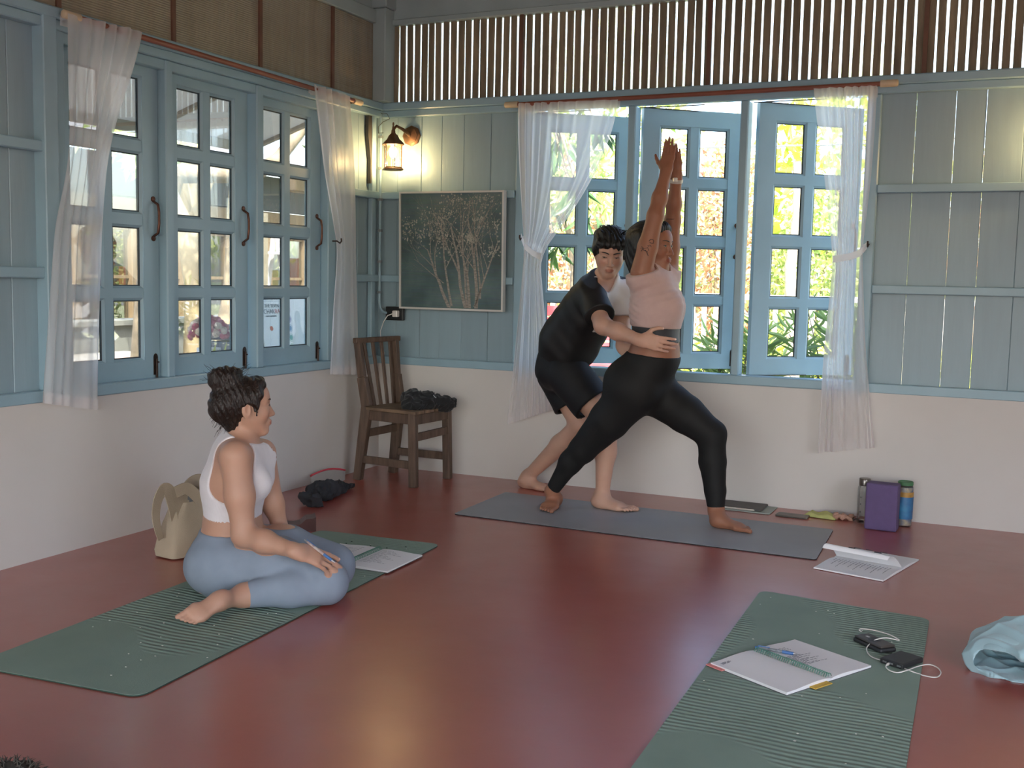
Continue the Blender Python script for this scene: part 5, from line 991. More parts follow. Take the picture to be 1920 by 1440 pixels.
def nails(tips, n, m, parent):
    for c, d, r in tips:
        q = nrm(np.cross(d, n)); b = MB(); o = V3(c)-n*r*.86; ring = [o+d*(.0055*math.cos(a))+q*(.0046*math.sin(a))-n*(.0006-.0009*abs(math.sin(a))) for a in np.linspace(0, 2*math.pi, 10, endpoint=False)]
        b.add([o-n*.0012]+ring, [(0, 1+j, 1+(j+1) % 10) for j in range(10)]); b.build('nail', m, parent, smooth=180)
def foot(B, ank, heel, toe, up, big, sc=1.0, name='foot', curl=0.0):
    """ank ankle joint, heel back of the sole, toe tip direction point, up = away from the sole, big = towards the big toe"""
    heel = V3(heel); toe = V3(toe); f = nrm(toe-heel); L = np.linalg.norm(toe-heel); u = V3(up)-f*np.dot(up, f); u = nrm(u); s = V3(big)-f*np.dot(big, f)-u*np.dot(big, u); s = nrm(s); p = lambda a, b, c: heel+f*a*L+s*b*L+u*c*L
    B.seg(p(.115, 0, .115), p(.19, 0, .13), (.125*L, .115*L), (.12*L, .12*L), .03, s, name=name)
    B.seg(V3(ank), p(.22, 0, .17), .036*sc, (.13*L, .13*L), .03, s, name=name)
    B.seg(p(.22, .0, .16), p(.62, .015, .085), (.125*L, .13*L), (.165*L, .072*L), .03, s, name=name)
    B.seg(p(.25, -.04, .06), p(.66, -.06, .052), (.10*L, .055*L), (.12*L, .048*L), .03, s, name=name)
    B.seg(p(.62, .02, .07), p(.76, .01, .055), (.17*L, .062*L), (.17*L, .05*L), .02, s, name=name)
    tips = []
    for i, (o, l, r) in enumerate(((.122, .245, .052), (.044, .225, .033), (-.020, .195, .031), (-.080, .155, .030), (-.136, .11, .029))):
        a = p(.74-.03*(i > 2)*(i-2), o, .05); b = p(.74+l*.55, o*1.05, .062+curl); c = p(.74+l-.02, o*1.05, .040); B.seg(a, b, r*L, r*L*.95, .005, name=name); B.seg(b, c, r*L*.95, r*L*.9, .004, name=name)
        tips.append((c, f, r*L*.9))
    return tips, -u

def noise3(P, sc, seed=0):
    rg = np.random.default_rng(seed); out = np.zeros(len(P))
    for i in range(5): k = rg.normal(size=3)*sc; out += np.sin(P@k+rg.uniform(0, 6.28))
    return out/5
def hairline(H, hd):
    P = hd.p; k = hd.s
    for x in (-1, 1):
        H.seg(P(x*.0, .058, .092), P(x*.040, .050, .080), .016*k, .016*k, .03); H.seg(P(x*.040, .050, .080), P(x*.062, .030, .045), .019*k, .016*k, .03); H.seg(P(x*.062, .030, .045), P(x*.070, .012, .005), .016*k, .010*k, .03)
m_nail = mat('finger nails', '#e3c0b4', rough=.3, var=.05)
m_hair = mat('black hair', '#16130f', rough=.38, var=.3, scale=30, stretch=(6, 6, 1), bump=.6, bscale=40, spec=.45)
m_eyew = mat('eye white', '#a39a94', rough=.25, var=.03); m_iris = mat('dark iris', '#1c1310', rough=.12)
W = PY

# ---------------- the woman in the lunge
def person_lunge():
    B = Sdf(); up = V3((0, 0, 1))
    pel = W(1212, 712, -.645); hipR = W(1188, 735, -.71); hipL = W(1226, 735, -.575); wst = W(1229, 655, -.645); chs = W(1231, 578, -.645); upc = W(1226, 535, -.645); nk = W(1228, 512, -.645)
    shR = W(1203, 510, -.775); shL = W(1252, 506, -.52); elR = W(1229, 404, -.765); elL = W(1261, 414, -.53); wrR = W(1249, 321, -.70); wrL = W(1268, 334, -.605)
    side = V3((0, 1, 0))
    B.group(.02)
    B.seg(pel+V3((-.02, 0, -.03)), wst+V3((-.005, 0, -.03)), (.165, .125), (.140, .108), .05, side, name='pelvis')
    B.ell(W(1172, 716, -.715), (.100, .105, .105), None, .10, name='pelvis'); B.ell(W(1184, 716, -.57), (.10, .09, .10), None, .06, name='pelvis')
    B.seg(wst+V3((0, 0, -.04)), chs, (.138, .110), (.148, .110), .05, side, name='torso')
    B.seg(chs, upc, (.148, .112), (.150, .090), .05, side, name='torso')
    B.ell(W(1255, 575, -.700), (.046, .050, .062), None, .05, name='torso'); B.ell(W(1259, 575, -.585), (.046, .050, .062), None, .05, name='torso')
    B.seg(upc+V3((0, -.06, .0)), shR+V3((.0, .03, -.02)), .075, .058, .05, name='torso'); B.seg(upc+V3((0, .06, .0)), shL+V3((.0, -.03, -.02)), .075, .055, .05, name='torso')
    B.seg(nk+V3((-.01, 0, -.03)), W(1229, 482, -.65), .056, .050, .04, name='neck')
    hd = Head(W(1223, 461, -.65), (.985, -.20, -.02), (-.03, 0, 1), 1.03); hd.add(B)
    for nm, a, e, w_ in (('R', shR, elR, wrR), ('L', shL, elL, wrL)):
        B.group(.015); m1 = a*.55+e*.45
        B.seg(a, m1, .054, .047, .03, name='arm'+nm); B.seg(m1, e, .047, .039, .02, name='arm'+nm); m2 = e*.6+w_*.4; B.seg(e, m2, .039, .036, .02, name='arm'+nm); B.seg(m2, w_, .036, .0245, .02, name='arm'+nm)
        tip = W(1259, 256, -.655) if nm == 'R' else W(1264, 257, -.635)
        t_, n_ = hand(B, w_, tip-w_, (0, 1, 0) if nm == 'R' else (0, -1, 0), (-1, 0, 0), .93, (.0, .0, .0, .02), -.03, (.75, .2, .0), name='hand'+nm)
        if nm == 'R': tips = t_; nn = n_
    # legs
    B.group(.045); kR = W(1093, 842, -.665); aR = W(1034, 921, -.64)
    B.seg(hipR, W(1142, 788, -.695), .116, .096, .02, name='legR'); B.seg(W(1142, 788, -.695), kR, .096, .066, .015, name='legR'); B.seg(kR, W(1070, 866, -.655), .064, .053, .02, name='legR'); B.seg(W(1070, 866, -.655), aR, .052, .030, .03, name='legR')
    tF = foot(B, aR, V3((1.452, -.545, .006)), PZ(1022, 962, .006), (0, 0, 1), (1, .1, 0), .9, name='footR')
    B.group(.05); kL = W(1334, 814, -.60); aL = W(1343, 958, -.625)
    B.seg(hipL, W(1285, 776, -.59), .108, .092, .05, name='legL'); B.seg(W(1285, 776, -.59), kL, .093, .067, .012, name='legL'); B.seg(kL, W(1336, 866, -.605), .064, .063, .025, name='legL'); B.seg(W(1336, 866, -.605), W(1341, 920, -.615), .063, .048, .012, name='legL'); B.seg(W(1341, 920, -.615), aL, .048, .036, .012, name='legL')
    tG = foot(B, aL, PZ(1331, 986, .006), PZ(1414, 999, .006), (0, 0, 1), (.1, -1, 0), .95, name='footL')
    sk = skin_mat('tan skin', '#96664f')
    o = skin_mesh('person', B, .0041, sk, colfn=lambda v: hd.tint(v, (.85, .50, .48)), post=clip((0, 0, .0060), (0, 0, -1)))
    tag(o, 'person in pink crop top and black leggings lunging with arms raised', 'person')
    hd.face(B, o, m_hair, m_eyew, m_iris, look=.002, bw=.8)
    nails(tips[:4], nn, m_nail, o); nails(tF[0], tF[1], m_nail, o); nails(tG[0][:2], tG[1], m_nail, o)
    # leggings
    G = Sdf(); G.g = [([p for p in g if p.name in ('pelvis', 'legR', 'legL') or (p.name == 'torso' and i == 0)], k) for i, (g, k) in enumerate(B.g)]; G.g = [x for x in G.g if x[0]]
    wn_ = nrm(V3((.10, 0, 1))); shin = nrm(aR-kR)
    leg = mat('black stretch leggings', '#191919', rough=.7, var=.10, scale=20, spec=.3)
    skin_mesh('leggings', G, .0046, leg, o, .0045, chain(clip(W(1228, 664, -.645), wn_), clip(W(1032, 921, -.64), shin, .25), clip(W(1343, 951, -.625), (0, 0, -1), .25)), disp=lambda v: .0015*noise3(v, 30, 4))
    # under band
    G = Sdf(); G.g = [([p for p in B.g[0][0] if p.name in ('pelvis', 'torso')], .02)]
    skin_mesh('bra_band', G, .0046, mat('charcoal band', '#33353b', rough=.6, var=.1, sheen=.2), o, .0045, chain(clip(W(1228, 640, -.645), (-.04, 0, -1)), clip(W(1229, 600, -.645), (0, 0, 1))))
    # crop top with cap sleeves
    G = Sdf(); G.g = [([p for p in B.g[0][0] if p.name in ('torso', 'neck')], .02)]; arR = nrm(elR-shR); arL = nrm(elL-shL)
    G.group(.03).seg(shR-arR*.03, shR-arR*.005, .060, .060, .03); G.group(.03).seg(shL-arL*.03, shL-arL*.005, .058, .058, .03)
    pk = mat('dusty pink jersey', '#c0a39c', rough=.8, var=.06, scale=20, sheen=.3, bump=.08, bscale=200)
    arR = nrm(elR-shR); arL = nrm(elL-shL)
    def folds(v):
        q = (v-chs); t = np.exp(-((q[:, 0]+.09)/.05)**2)*np.exp(-((q[:, 2]+.03)/.07)**2); return .0028*t*np.sin(v[:, 2]*210+v[:, 0]*90)+.0015*noise3(v, 28, 2)+.002*np.sin(v[:, 2]*160-v[:, 0]*60)*np.exp(-((q[:, 2]-.08)/.05)**2)
    t_ = skin_mesh('crop_top', G, .0043, pk, o, .009, chain(clip(W(1228, 613, -.645), (-.06, 0, -1)), clip(shR-arR*.004, arR*.9+V3((-.30, -.25, 0)), .082), clip(shL+arL*.0, arL, .08), cut(Prim(nk+V3((.012, 0, .035)), hd.c, (.066,)*3, (.08,)*3, None, 0, False, '')), clip(nk+V3((0, 0, .10)), (0, 0, 1))), disp=folds)
    # hair: smooth cap drawn back and a long fall behind the shoulder
    H = Sdf(); H.group(.02); P = hd.p; k = hd.s
    H.ell(P(0, -.020, .034), V3((.082, .098, .090))*k, hd.F, .02); H.seg(P(0, -.075, .03), P(-.01, -.085, -.06), .065, .052, .04); H.seg(P(-.0, -.085, -.05), P(.01, -.062, -.155), .052, .035, .04); H.seg(P(.045, -.035, -.02), P(.05, -.03, -.10), .034, .024, .03); H.seg(P(-.05, -.03, -.02), P(-.05, .0, -.115), .030, .018, .03); hairline(H, hd)
    fc = nrm(hd.f*.80+hd.u*.60)
    hz_ = skin_mesh('hair', H, .0042, m_hair, o, 0, cut(Prim(P(0, .090, -.040), P(0, .090, -.040), (.066*k, .070*k, .112*k), (1,)*3, hd.F, 0, False, '')), disp=lambda v: .0016*np.sin(hd.loc(v)[:, 0]*420+9*noise3(v, 14, 3))+.003*noise3(v, 40, 8))
    # watch and tattoos
    wd_ = nrm(wrL-elL); wc = wrL-wd_*.012; q = Vector(wd_).to_track_quat('Z', 'Y').to_matrix().to_4x4(); b = MB(); prof = [(.030, -.009), (.034, -.009), (.034, .009), (.030, .009)]
    b.lathe(prof, n=24, M=Matrix.Translation(Vector(wc)) @ q @ Matrix.Diagonal((1.0, .88, 1, 1))); b.build('watch_band', mat('silver white watch', '#cfcac2', rough=.35, metallic=.3), o, smooth=40)
    b = MB(); c = wc+V3((.006, -.034, 0)); b.box((-.011, -.005, -.011), (.011, .004, .011), M=Matrix.Translation(Vector(c))); b.build('watch_face', mat('watch face', '#e6e2da', rough=.2), o, bevel=.003)
    ink = mat('tattoo ink', '#3b2c29', rough=.6)
    def stroke(pts, w_=.0017):
        out = []
        for u_, v_ in pts:
            d = ray(u_, v_); d = d/np.linalg.norm(d); t = np.arange(5.0, 5.9, .001); Q = CAM+d*t[:, None]; e = B.eval(Q, {p for p in B.all() if p.name.startswith('arm')}); i = np.argmax(e < .0002); out.append(Q[i])
        return MB().tube(out, w_, 5)
    z7 = lambda L: [(1090+x*.1111, 400+y*.1111) for x, y in L]
    for L in ([(1140, 470), (1165, 440), (1205, 440), (1222, 470), (1215, 505), (1180, 505), (1150, 490)], [(1120, 540), (1145, 560)], [(1150, 535), (1180, 560)], [(1000, 590), (1060, 600), (1120, 580), (1140, 630)], [(1020, 560), (1050, 620), (1100, 640)], [(1080, 620), (1130, 720), (1110, 640)], [(1010, 640), (1050, 580)]): stroke(z7(L)).build('tattoo', ink, o, smooth=180)
    stroke(z7([(1435, 98), (1480, 94), (1520, 100), (1562, 96)])).build('tattoo', ink, o, smooth=180)
    return o
personA = person_lunge()

# ---------------- the man steadying her hips
def person_coach():
    B = Sdf(); side = V3((.35, .94, 0))
    pel = W(1055, 690, -.36); hR = W(1064, 700, -.45); hL = W(1046, 700, -.27); wst = W(1068, 630, -.40); chs = W(1112, 572, -.46); upc = W(1124, 545, -.475); nk = W(1133, 524, -.485)
    shR = W(1108, 553, -.60); shL = W(1166, 548, -.40); elR = W(1131, 611, -.745); wrR = W(1200, 638, -.845); elL = W(1166, 610, -.43); wrL = W(1166, 650, -.52)
    B.group(.02)
    B.seg(pel, wst, (.155, .105), (.135, .098), .05, side, name='pelvis'); B.ell(W(1046, 690, -.36), (.092, .115, .10), None, .05, name='pelvis')
    B.seg(wst, chs, (.142, .105), (.160, .112), .05, side, name='torso'); B.seg(chs, upc, (.160, .105), (.150, .085), .05, side, name='torso')
    B.seg(upc, shR, .075, .060, .05, name='torso'); B.seg(upc, shL, .075, .060, .05, name='torso'); B.seg(upc, W(1141, 502, -.51), .058, .052, .04, name='neck')
    hd = Head(W(1144, 474, -.53), (.36, -.88, -.30), (.15, -.22, 1), 1.0); hd.add(B, True)
    B.group(.02); B.seg(shR, elR, .050, .042, .03, name='armR'); m2 = elR*.6+wrR*.4; B.seg(elR, m2, .041, .040, .03, name='armR'); B.seg(m2, wrR, .040, .027, .03, name='armR')
    t_, n_ = hand(B, wrR, (.93, .03, -.12), (.1, .95, -.1), (.05, .1, 1), 1.0, (.16, .2, .24, .3), .05, (.95, .5, .2), name='handR')
    B.group(.02); B.seg(shL, elL, .050, .042, .03, name='armL'); B.seg(elL, wrL, .040, .028, .03, name='armL'); hand(B, wrL, (.6, -.4, -.5), (.3, -.9, 0), (.3, 0, .9), .95, (.2, .2, .2, .2), .05, name='handL')
    # legs
    B.group(.025); kL = W(1090, 796, -.31); aL = W(990, 893, -.185); mL = kL*.62+aL*.38
    B.seg(hL, kL, .095, .060, .05, name='legL'); B.seg(kL, mL, .056, .054, .03, name='legL'); B.seg(mL, aL, .054, .034, .03, name='legL'); foot(B, aL, PZ(972, 912, .002), PZ(972, 912, .002)+V3((.235, -.045, 0)), (0, 0, 1), (-.1, -1, 0), 1.0, name='footL')
    B.group(.025); kR = W(1140, 792, -.50); aR = W(1129, 930, -.495); mR = kR*.6+aR*.4
    B.seg(hR, kR, .098, .062, .05, name='legR'); B.seg(kR, mR, .058, .054, .03, name='legR'); B.seg(mR, aR, .054, .034, .03, name='legR'); tF = foot(B, aR, PZ(1109, 949, .006), PZ(1192, 961, .006), (0, 0, 1), (.15, 1, 0), 1.05, name='footR')
    sk = skin_mat('fair skin', '#c09783')
    o = skin_mesh('person', B, .0041, sk, colfn=lambda v: hd.tint(v, (.84, .58, .55)), post=lambda P, d: np.maximum(d, np.where((P[:, 1] < -.385) & (P[:, 0] > 1.07), .0060, .0006)-P[:, 2]))
    tag(o, 'person in black shorts and black and white shirt holding the lunging one at the waist', 'person')
    hd.face(B, o, m_hair, m_eyew, m_iris, look=.003, bw=1.15, open_=.6); nails(t_, n_, m_nail, o); nails(tF[0], tF[1], m_nail, o)
    # shirt
    G = Sdf(); G.g = [([p for p in B.g[0][0] if p.name in ('torso', 'neck', 'pelvis')], .02)]; G.g[0][0].append(Prim(W(1062, 645, -.40), W(1088, 605, -.42), (.150, .108, .108), (.15, .112, .112), side, .06, False, ''))
    G.g[0][0].append(Prim(W(1084, 668, -.44), W(1116, 600, -.50), (.11, .045, .045), (.12, .055, .055), side, .06, False, ''))
    aR_ = nrm(elR-shR); aL_ = nrm(elL-shL)
    G.group(.03).seg(shR, shR*.1+elR*.9, .064, .068, .04); G.group(.03).seg(shL, shL*.1+elL*.9, .064, .066, .04)
    ax = nrm(upc-wst); fr = nrm(np.cross(side, ax)); fr = fr if fr[1] < 0 else -fr
    def mfn(c):
        q = c-chs; a = q@ax; b = q@nrm(side); g_ = q@fr
        armd = np.minimum(Prim(shR, elR, .01, .01, None, 0, False, '').d(c), Prim(shL, elL, .01, .01, None, 0, False, '').d(c))
        return (((a > -.055) & (np.abs(b) < .088) & (g_ > .02)) | ((a > .035+.2*np.abs(b)) & (armd > .085) & (g_ > -.03))).astype(int)
    blk = mat('black satin jersey', '#1b1b1c', rough=.55, var=.1, scale=20, spec=.35); wht = mat('white jersey panel', '#d8d2d0', rough=.75, var=.05)
    fold = lambda v: .004*noise3(v, 16, 11)+.0012*np.sin(v@(ax*80+V3(side)*40)+5*noise3(v, 12, 5))
    skin_mesh('t_shirt', G, .0046, [blk, wht], o, .010, chain(clip(W(1050, 668, -.38), -nrm(ax+V3((0, 0, .55)))), clip(shR*.30+elR*.70, aR_, .13), clip(shL*.25+elL*.75, aL_, .13), clip(nk+V3((.01, -.03, .035)), (.25, -.45, .85)), cut(Prim(W(1141, 512, -.545), W(1139, 530, -.57), (.058, .058, .058), (.050, .050, .050), None, 0, False, ''))), matfn=mfn, disp=fold)
    # shorts
    G = Sdf(); G.group(.03); G.seg(pel+V3((0, 0, .06)), pel, (.155, .108), (.165, .118), .05, side); G.ell(W(1047, 690, -.36), (.100, .12, .112), None, .05)
    G.group(.03).seg(hL, hL*.35+kL*.65, .115, .102, .04); G.group(.03).seg(hR, hR*.35+kR*.65, .115, .108, .04)
    dl = nrm(kL-hL); dr = nrm(kR-hR)
    skin_mesh('shorts', G, .0046, mat('black shorts cloth', '#19191b', rough=.7, var=.15, scale=12, spec=.3), o, .004, chain(clip(hL*.36+kL*.64, dl, .19), clip(hR*.36+kR*.64, dr, .19), clip(W(1060, 628, -.4), (0, 0, 1)), cut(Prim(hL*.5+kL*.5, kL, .088, .095, None, 0, False, '')), cut(Prim(hR*.5+kR*.5, kR, .09, .10, None, 0, False, ''))), disp=lambda v: .005*noise3(v, 22, 6))
    # hair: thick crop with fringe
    H = Sdf(); H.group(.02); P = hd.p
    H.ell(P(0, -.018, .046), V3((.090, .106, .088)), hd.F, .02); H.seg(P(-.05, .075, .072), P(.055, .078, .068), .026, .024, .03); H.ell(P(.03, .02, .10), (.06, .06, .04), hd.F, .03)
    for x in (-1, 1): H.seg(P(x*.078, .012, .03), P(x*.078, .008, -.022), .012, .008, .02)
    H.seg(P(0, -.08, .0), P(0, -.07, -.06), .062, .045, .03)
    hd_d = lambda v: .0035*np.sin(hd.loc(v)[:, 0]*230+hd.loc(v)[:, 1]*60+7*noise3(v, 16, 3))+.006*noise3(v, 45, 9)
    h_ = skin_mesh('hair', H, .0042, m_hair, o, 0, chain(cut(Prim(P(0, .085, -.045), P(0, .085, -.045), (.069, .075, .098), (1,)*3, hd.F, 0, False, ''))), disp=hd_d)
    b = MB(); rg = np.random.default_rng(12)
    for i in range(60):
        th = rg.uniform(0, 6.28); r_ = rg.uniform(.2, 1); a = P(.07*r_*math.cos(th), -.01+.08*r_*math.sin(th), .105+.02*(1-r_)); d = nrm(hd.u*.6+hd.r*math.cos(th)*.7+hd.f*math.sin(th)*.7+rg.normal(size=3)*.4); b.tube([a, a+d*.02, a+d*.035+hd.f*.01-hd.u*.006], [.003, .002, .0006], 4)
    b.build('hair_tufts', m_hair, h_, smooth=180)
    return o
personB = person_coach()

# ---------------- the woman seated on the green mat
def person_seated():
    B = Sdf(); F = nrm((.84, .55, 0)); Rr = V3((F[1], -F[0], 0)); side = Rr
    hR = PZ(430, 1062, .115); hL = PZ(432, 1040, .115); mid = (hR+hL)/2
    hR = mid+Rr*.085; hL = mid-Rr*.085; y0 = mid[1]
    wst = W(436, 990, y0+.01); chs = W(438, 905, y0+.015); upc = W(445, 855, y0+.02); nk = W(455, 818, y0+.03)
    shR = upc+Rr*.150+V3((0, 0, .0)); shR = W(441, 856, shR[1]); shL = W(490, 850, (upc-Rr*.15)[1])
    elR = W(457, 1003, shR[1]-.005); wrR = PZ(556, 1034, .225); elL = W(512, 945, shL[1]+.02); wrL = W(535, 1018, shL[1]+.04)
    B.group(.02)
    B.seg(mid+V3((0, 0, .0)), wst, (.165, .135), (.125, .100), .06, side, name='pelvis'); B.ell(mid-F*.05+Rr*.07-V3((0, 0, .0)), (.105, .105, .10), None, .05, name='pelvis'); B.ell(mid-F*.05-Rr*.07, (.105, .105, .10), None, .05, name='pelvis')
    B.seg(wst, chs, (.122, .098), (.140, .105), .05, side, name='torso'); B.seg(chs, upc, (.140, .105), (.135, .080), .05, side, name='torso')
    B.ell(chs+F*.085+Rr*.065+V3((0, 0, .01)), (.058, .055, .055), None, .04, name='torso'); B.ell(chs+F*.085-Rr*.065+V3((0, 0, .01)), (.058, .055, .055), None, .04, name='torso')
    B.seg(upc, shR, .068, .056, .05, name='torso'); B.seg(upc, shL, .068, .056, .05, name='torso')
    hc = W(458, 762, y0+.03); B.seg(upc, hc-V3((0, 0, .05)), .060, .050, .04, name='neck')
    hd = Head(hc, (.62, .78, .04), (-.10, -.08, 1), .98); hd.add(B)
    B.group(.012); m1 = (shR+elR)/2; B.seg(shR, m1, .055, .051, .03, name='armR'); B.seg(m1, elR, .051, .040, .03, name='armR'); m2 = elR*.6+wrR*.4; B.seg(elR, m2, .040, .038, .03, name='armR'); B.seg(m2, wrR, .038, .025, .03, name='armR')
    tip = PZ(636, 1058, .165); tp, nn = hand(B, wrR, tip-wrR, (-.35, .5, -.75), (-.2, .6, .7), 1.03, (.10, .16, .20, .24), .07, (.45, .3, .5), name='handR', base=.05)
    B.group(.012); B.seg(shL, elL, .052, .039, .03, name='armL'); B.seg(elL, wrL, .038, .026, .03, name='armL'); hand(B, wrL, (.5, .1, -.6), (0, 0, -1), (.5, -.8, 0), .93, (.15, .15, .15, .15), .06, name='handL')
    # legs, the near one folded back along the floor
    kR = PZ(612, 1090, .088); kL = PZ(626, 1060, .105); aR = PZ(458, 1116, .060)
    B.group(.02); m_ = hR*.5+kR*.5+V3((0, 0, .028)); B.seg(hR, m_, .118, .100, .05, name='legR'); B.seg(m_, kR, .100, .078, .04, name='legR')
    B.group(.012); c_ = kR*.55+aR*.45; B.seg(kR+V3((0, 0, -.012)), c_, .070, .064, .03, name='shinR'); B.seg(c_, aR, .064, .040, .03, name='shinR')
    tR = PZ(338, 1166, .030); heel = PZ(430, 1106, .105); tf = foot(B, aR, heel, tR, nrm(V3((-.40, .55, -.70))), (-.35, .3, .85), 1.0, name='footR')
    B.group(.02); m_ = hL*.5+kL*.5+V3((0, 0, .03)); B.seg(hL, m_, .115, .098, .05, name='legL'); B.seg(m_, kL, .098, .078, .04, name='legL')
    aL = mid+Rr*.04-V3((0, 0, .060))+F*.10; B.group(.012); B.seg(kL+V3((0, 0, -.02)), aL, .070, .045, .03, name='shinL'); foot(B, aL, aL+Rr*.02-F*.01, aL+Rr*.055-F*.20+V3((0, 0, -.015)), (0, 0, -1), Rr, .95, name='footL')
    B.g = [([p for p in g], k) for g, k in B.g]
    flr = clip((0, 0, .0065), (0, 0, -1))
    sk = skin_mat('light tan skin', '#bb917b')
    o = skin_mesh('person', B, .0037, sk, colfn=lambda v: hd.tint(v, (.86, .58, .55)), post=flr)
    tag(o, 'person in white cropped tank top sitting on the green mat holding a pen', 'person')
    hd.face(B, o, m_hair, m_eyew, m_iris, look=.004, bw=.9); nails(tp, nn, m_nail, o)
    G = Sdf(); G.g = [([p for p in g if p.name in ('pelvis', 'legR', 'legL', 'shinR', 'shinL') or (p.name == 'torso' and i == 0)], k) for i, (g, k) in enumerate(B.g)]; G.g = [x for x in G.g if x[0]]
    d_ = nrm(aR-c_); lg = mat('grey blue leggings', '#8793a2', rough=.75, var=.07, scale=14, spec=.3)
    def lf(v):
        q = np.linalg.norm(v-(kR-F*.06+V3((0, 0, .03))), axis=1); w_ = np.linalg.norm(v-(hR+F*.06+V3((0, 0, .10))), axis=1); return .0022*np.exp(-(q/.06)**2)*np.sin(v@(F*150+V3((0, 0, 90))))+.0025*np.exp(-(w_/.08)**2)*np.sin(v@(F*130-V3((0, 0, 60))))+.0012*noise3(v, 25, 3)
    skin_mesh('leggings', G, .0043, lg, o, .0045, chain(clip(W(437, 992, y0), (F[0]*.0, 0, 1)), clip(aR-d_*.012, d_, .062), clip((0, 0, .0062), (0, 0, -1))), disp=lf)
    # ribbed tank top
    G = Sdf(); G.g = [([p for p in B.g[0][0] if p.name in ('torso', 'neck')], .02)]
    shc = W(424, 884, shR[1]-.03); ribm = mat('white rib knit', '#ded9dc', rough=.8, var=.04, scale=30, sheen=.2)
    rib = lambda v: np.where(v[:, 2] < chs[2]-.02, .0005*np.sin(((v-chs)@Rr)*700+((v-chs)@F)*240), 0)+.0012*noise3(v, 22, 5)
    armh = Prim(W(433, 850, shR[1]-.01), W(430, 908, shR[1]-.01), (.098, .085, .085), (.088, .075, .075), np.stack([_r, _f, _u]), 0, False, ''); armh2 = Prim(shL-Rr*.03+V3((0, 0, .02)), shL-Rr*.03-V3((0, 0, .10)), (.08, .08, .08), (.06, .06, .06), None, 0, False, '')
    skin_mesh('tank_top', G, .0038, ribm, o, .0065, chain(clip(W(437, 975, y0), (.10, .06, -1)), cut(armh), cut(armh2), clip(nk+V3((0, 0, .000)), V3((0, 0, 1))*.85+F*.35)), disp=rib)
    # hair: swept up into a loose bun
    H = Sdf(); H.group(.02); P = hd.p; k = hd.s
    H.ell(P(0, -.024, .030), V3((.083, .100, .088))*k, hd.F, .02); H.seg(P(0, -.075, .0), P(0, -.05, -.06), .055, .038, .04); H.ell(P(.0, -.066, .106), (.056, .064, .050), hd.F, .012); H.seg(P(0, -.05, .07), P(0, -.055, .10), .05, .045, .02)
    for a in range(6): H.ell(P(.032*math.cos(a*1.05), -.066+.038*math.sin(a*1.05), .122+.008*(a % 2)), (.026, .028, .024), hd.F, .008)
    H.seg(P(.072, .030, .01), P(.080, .026, -.030), .010, .004, .015); hairline(H, hd)
    br = mat('dark brown hair', '#2a1d17', rough=.4, var=.35, scale=26, stretch=(5, 5, 1.5), bump=.6, bscale=36, spec=.4)
    hf = skin_mesh('hair', H, .0036, br, o, 0, chain(cut(Prim(P(0, .100, -.042), P(0, .100, -.042), (.070*k, .060*k, .112*k), (1,)*3, hd.F, 0, False, '')), cut(Prim(P(.082, .0, -.012), P(.082, .0, -.02), .027, .027, None, 0, False, ''))), disp=lambda v: .0022*np.sin(hd.loc(v)[:, 1]*260+hd.loc(v)[:, 2]*120+8*noise3(v, 14, 3))+.003*noise3(v, 50, 8))
    b = MB(); rg = np.random.default_rng(2)
    for i in range(46):
        th = rg.uniform(0, 6.28); a = P(.05*math.cos(th), -.055+.055*math.sin(th), .12+rg.uniform(-.03, .03)); d = nrm(hd.u*.8+hd.r*math.cos(th)+hd.f*math.sin(th)+rg.normal(size=3)*.5); b.tube([a, a+d*.022, a+d*.04+rg.normal(size=3)*.008], [.0011, .0008, .0004], 3)
    for i in range(30):
        a = P(rg.uniform(-.05, .06), -.09+rg.uniform(-.01, .03), rg.uniform(-.07, -.02)); d = nrm(-hd.f+rg.normal(size=3)*.5-hd.u*.4); b.tube([a, a+d*.02, a+d*.035-hd.u*.012], [.001, .0008, .0004], 3)
    b.build('loose_strands', br, hf, smooth=180)
    return o, tp, wrR, nn
personC, tipsC, wristC, nC = person_seated()

# ------------------------------------------------------------------ soft things
def cloth(name, sdf, h, m, parent, amp=.006, sc=25, seed=1, off=0, post=None, it=2, loc=(0, 0, 0), extra=None):
    return skin_mesh(name, sdf, h, m, parent, off, post, disp=lambda v: amp*1.6*(np.clip(1-3.0*np.abs(noise3(v, sc, seed)), 0, 1)**1.5-.35)+amp*1.1*(np.clip(1-3.0*np.abs(noise3(v, sc*1.9, seed+1)), 0, 1)**1.5-.3)+(extra(v) if extra else 0), it=it)
def localise(t, *obs):
    for o in obs: o.location = tuple(-np.array(t.location))
# black jacket on the chair
J = Sdf(); J.group(.02); z0 = .438
J.seg(PY(765, 752, -.40), PY(800, 752, -.32), (.075, .040), (.085, .045), .03, (0, 1, 0)); J.seg(PY(795, 752, -.32), PY(838, 756, -.26), (.075, .042), (.055, .036), .03, (0, 1, 0)); J.seg(PY(759, 742, -.40), PY(775, 738, -.36), .022, .026, .02); J.seg(PY(825, 762, -.24), PY(845, 756, -.22), .038, .028, .03); J.ell(PY(775, 760, -.42), (.07, .05, .022), None, .02)
jt = empty('black_jacket', tuple(PY(800, 766, -.32))); tag(jt, 'crumpled black jacket lying on the chair seat', 'jacket'); o = cloth('fabric', J, .004, mat('black knit', '#19191b', rough=.85, var=.2, scale=20, sheen=.2), jt, .011, 28, 5, post=lambda P, d: np.where((P[:, 0] < .60) & (P[:, 2] > .36), np.maximum(d, .440-P[:, 2]), d)); localise(jt, o)
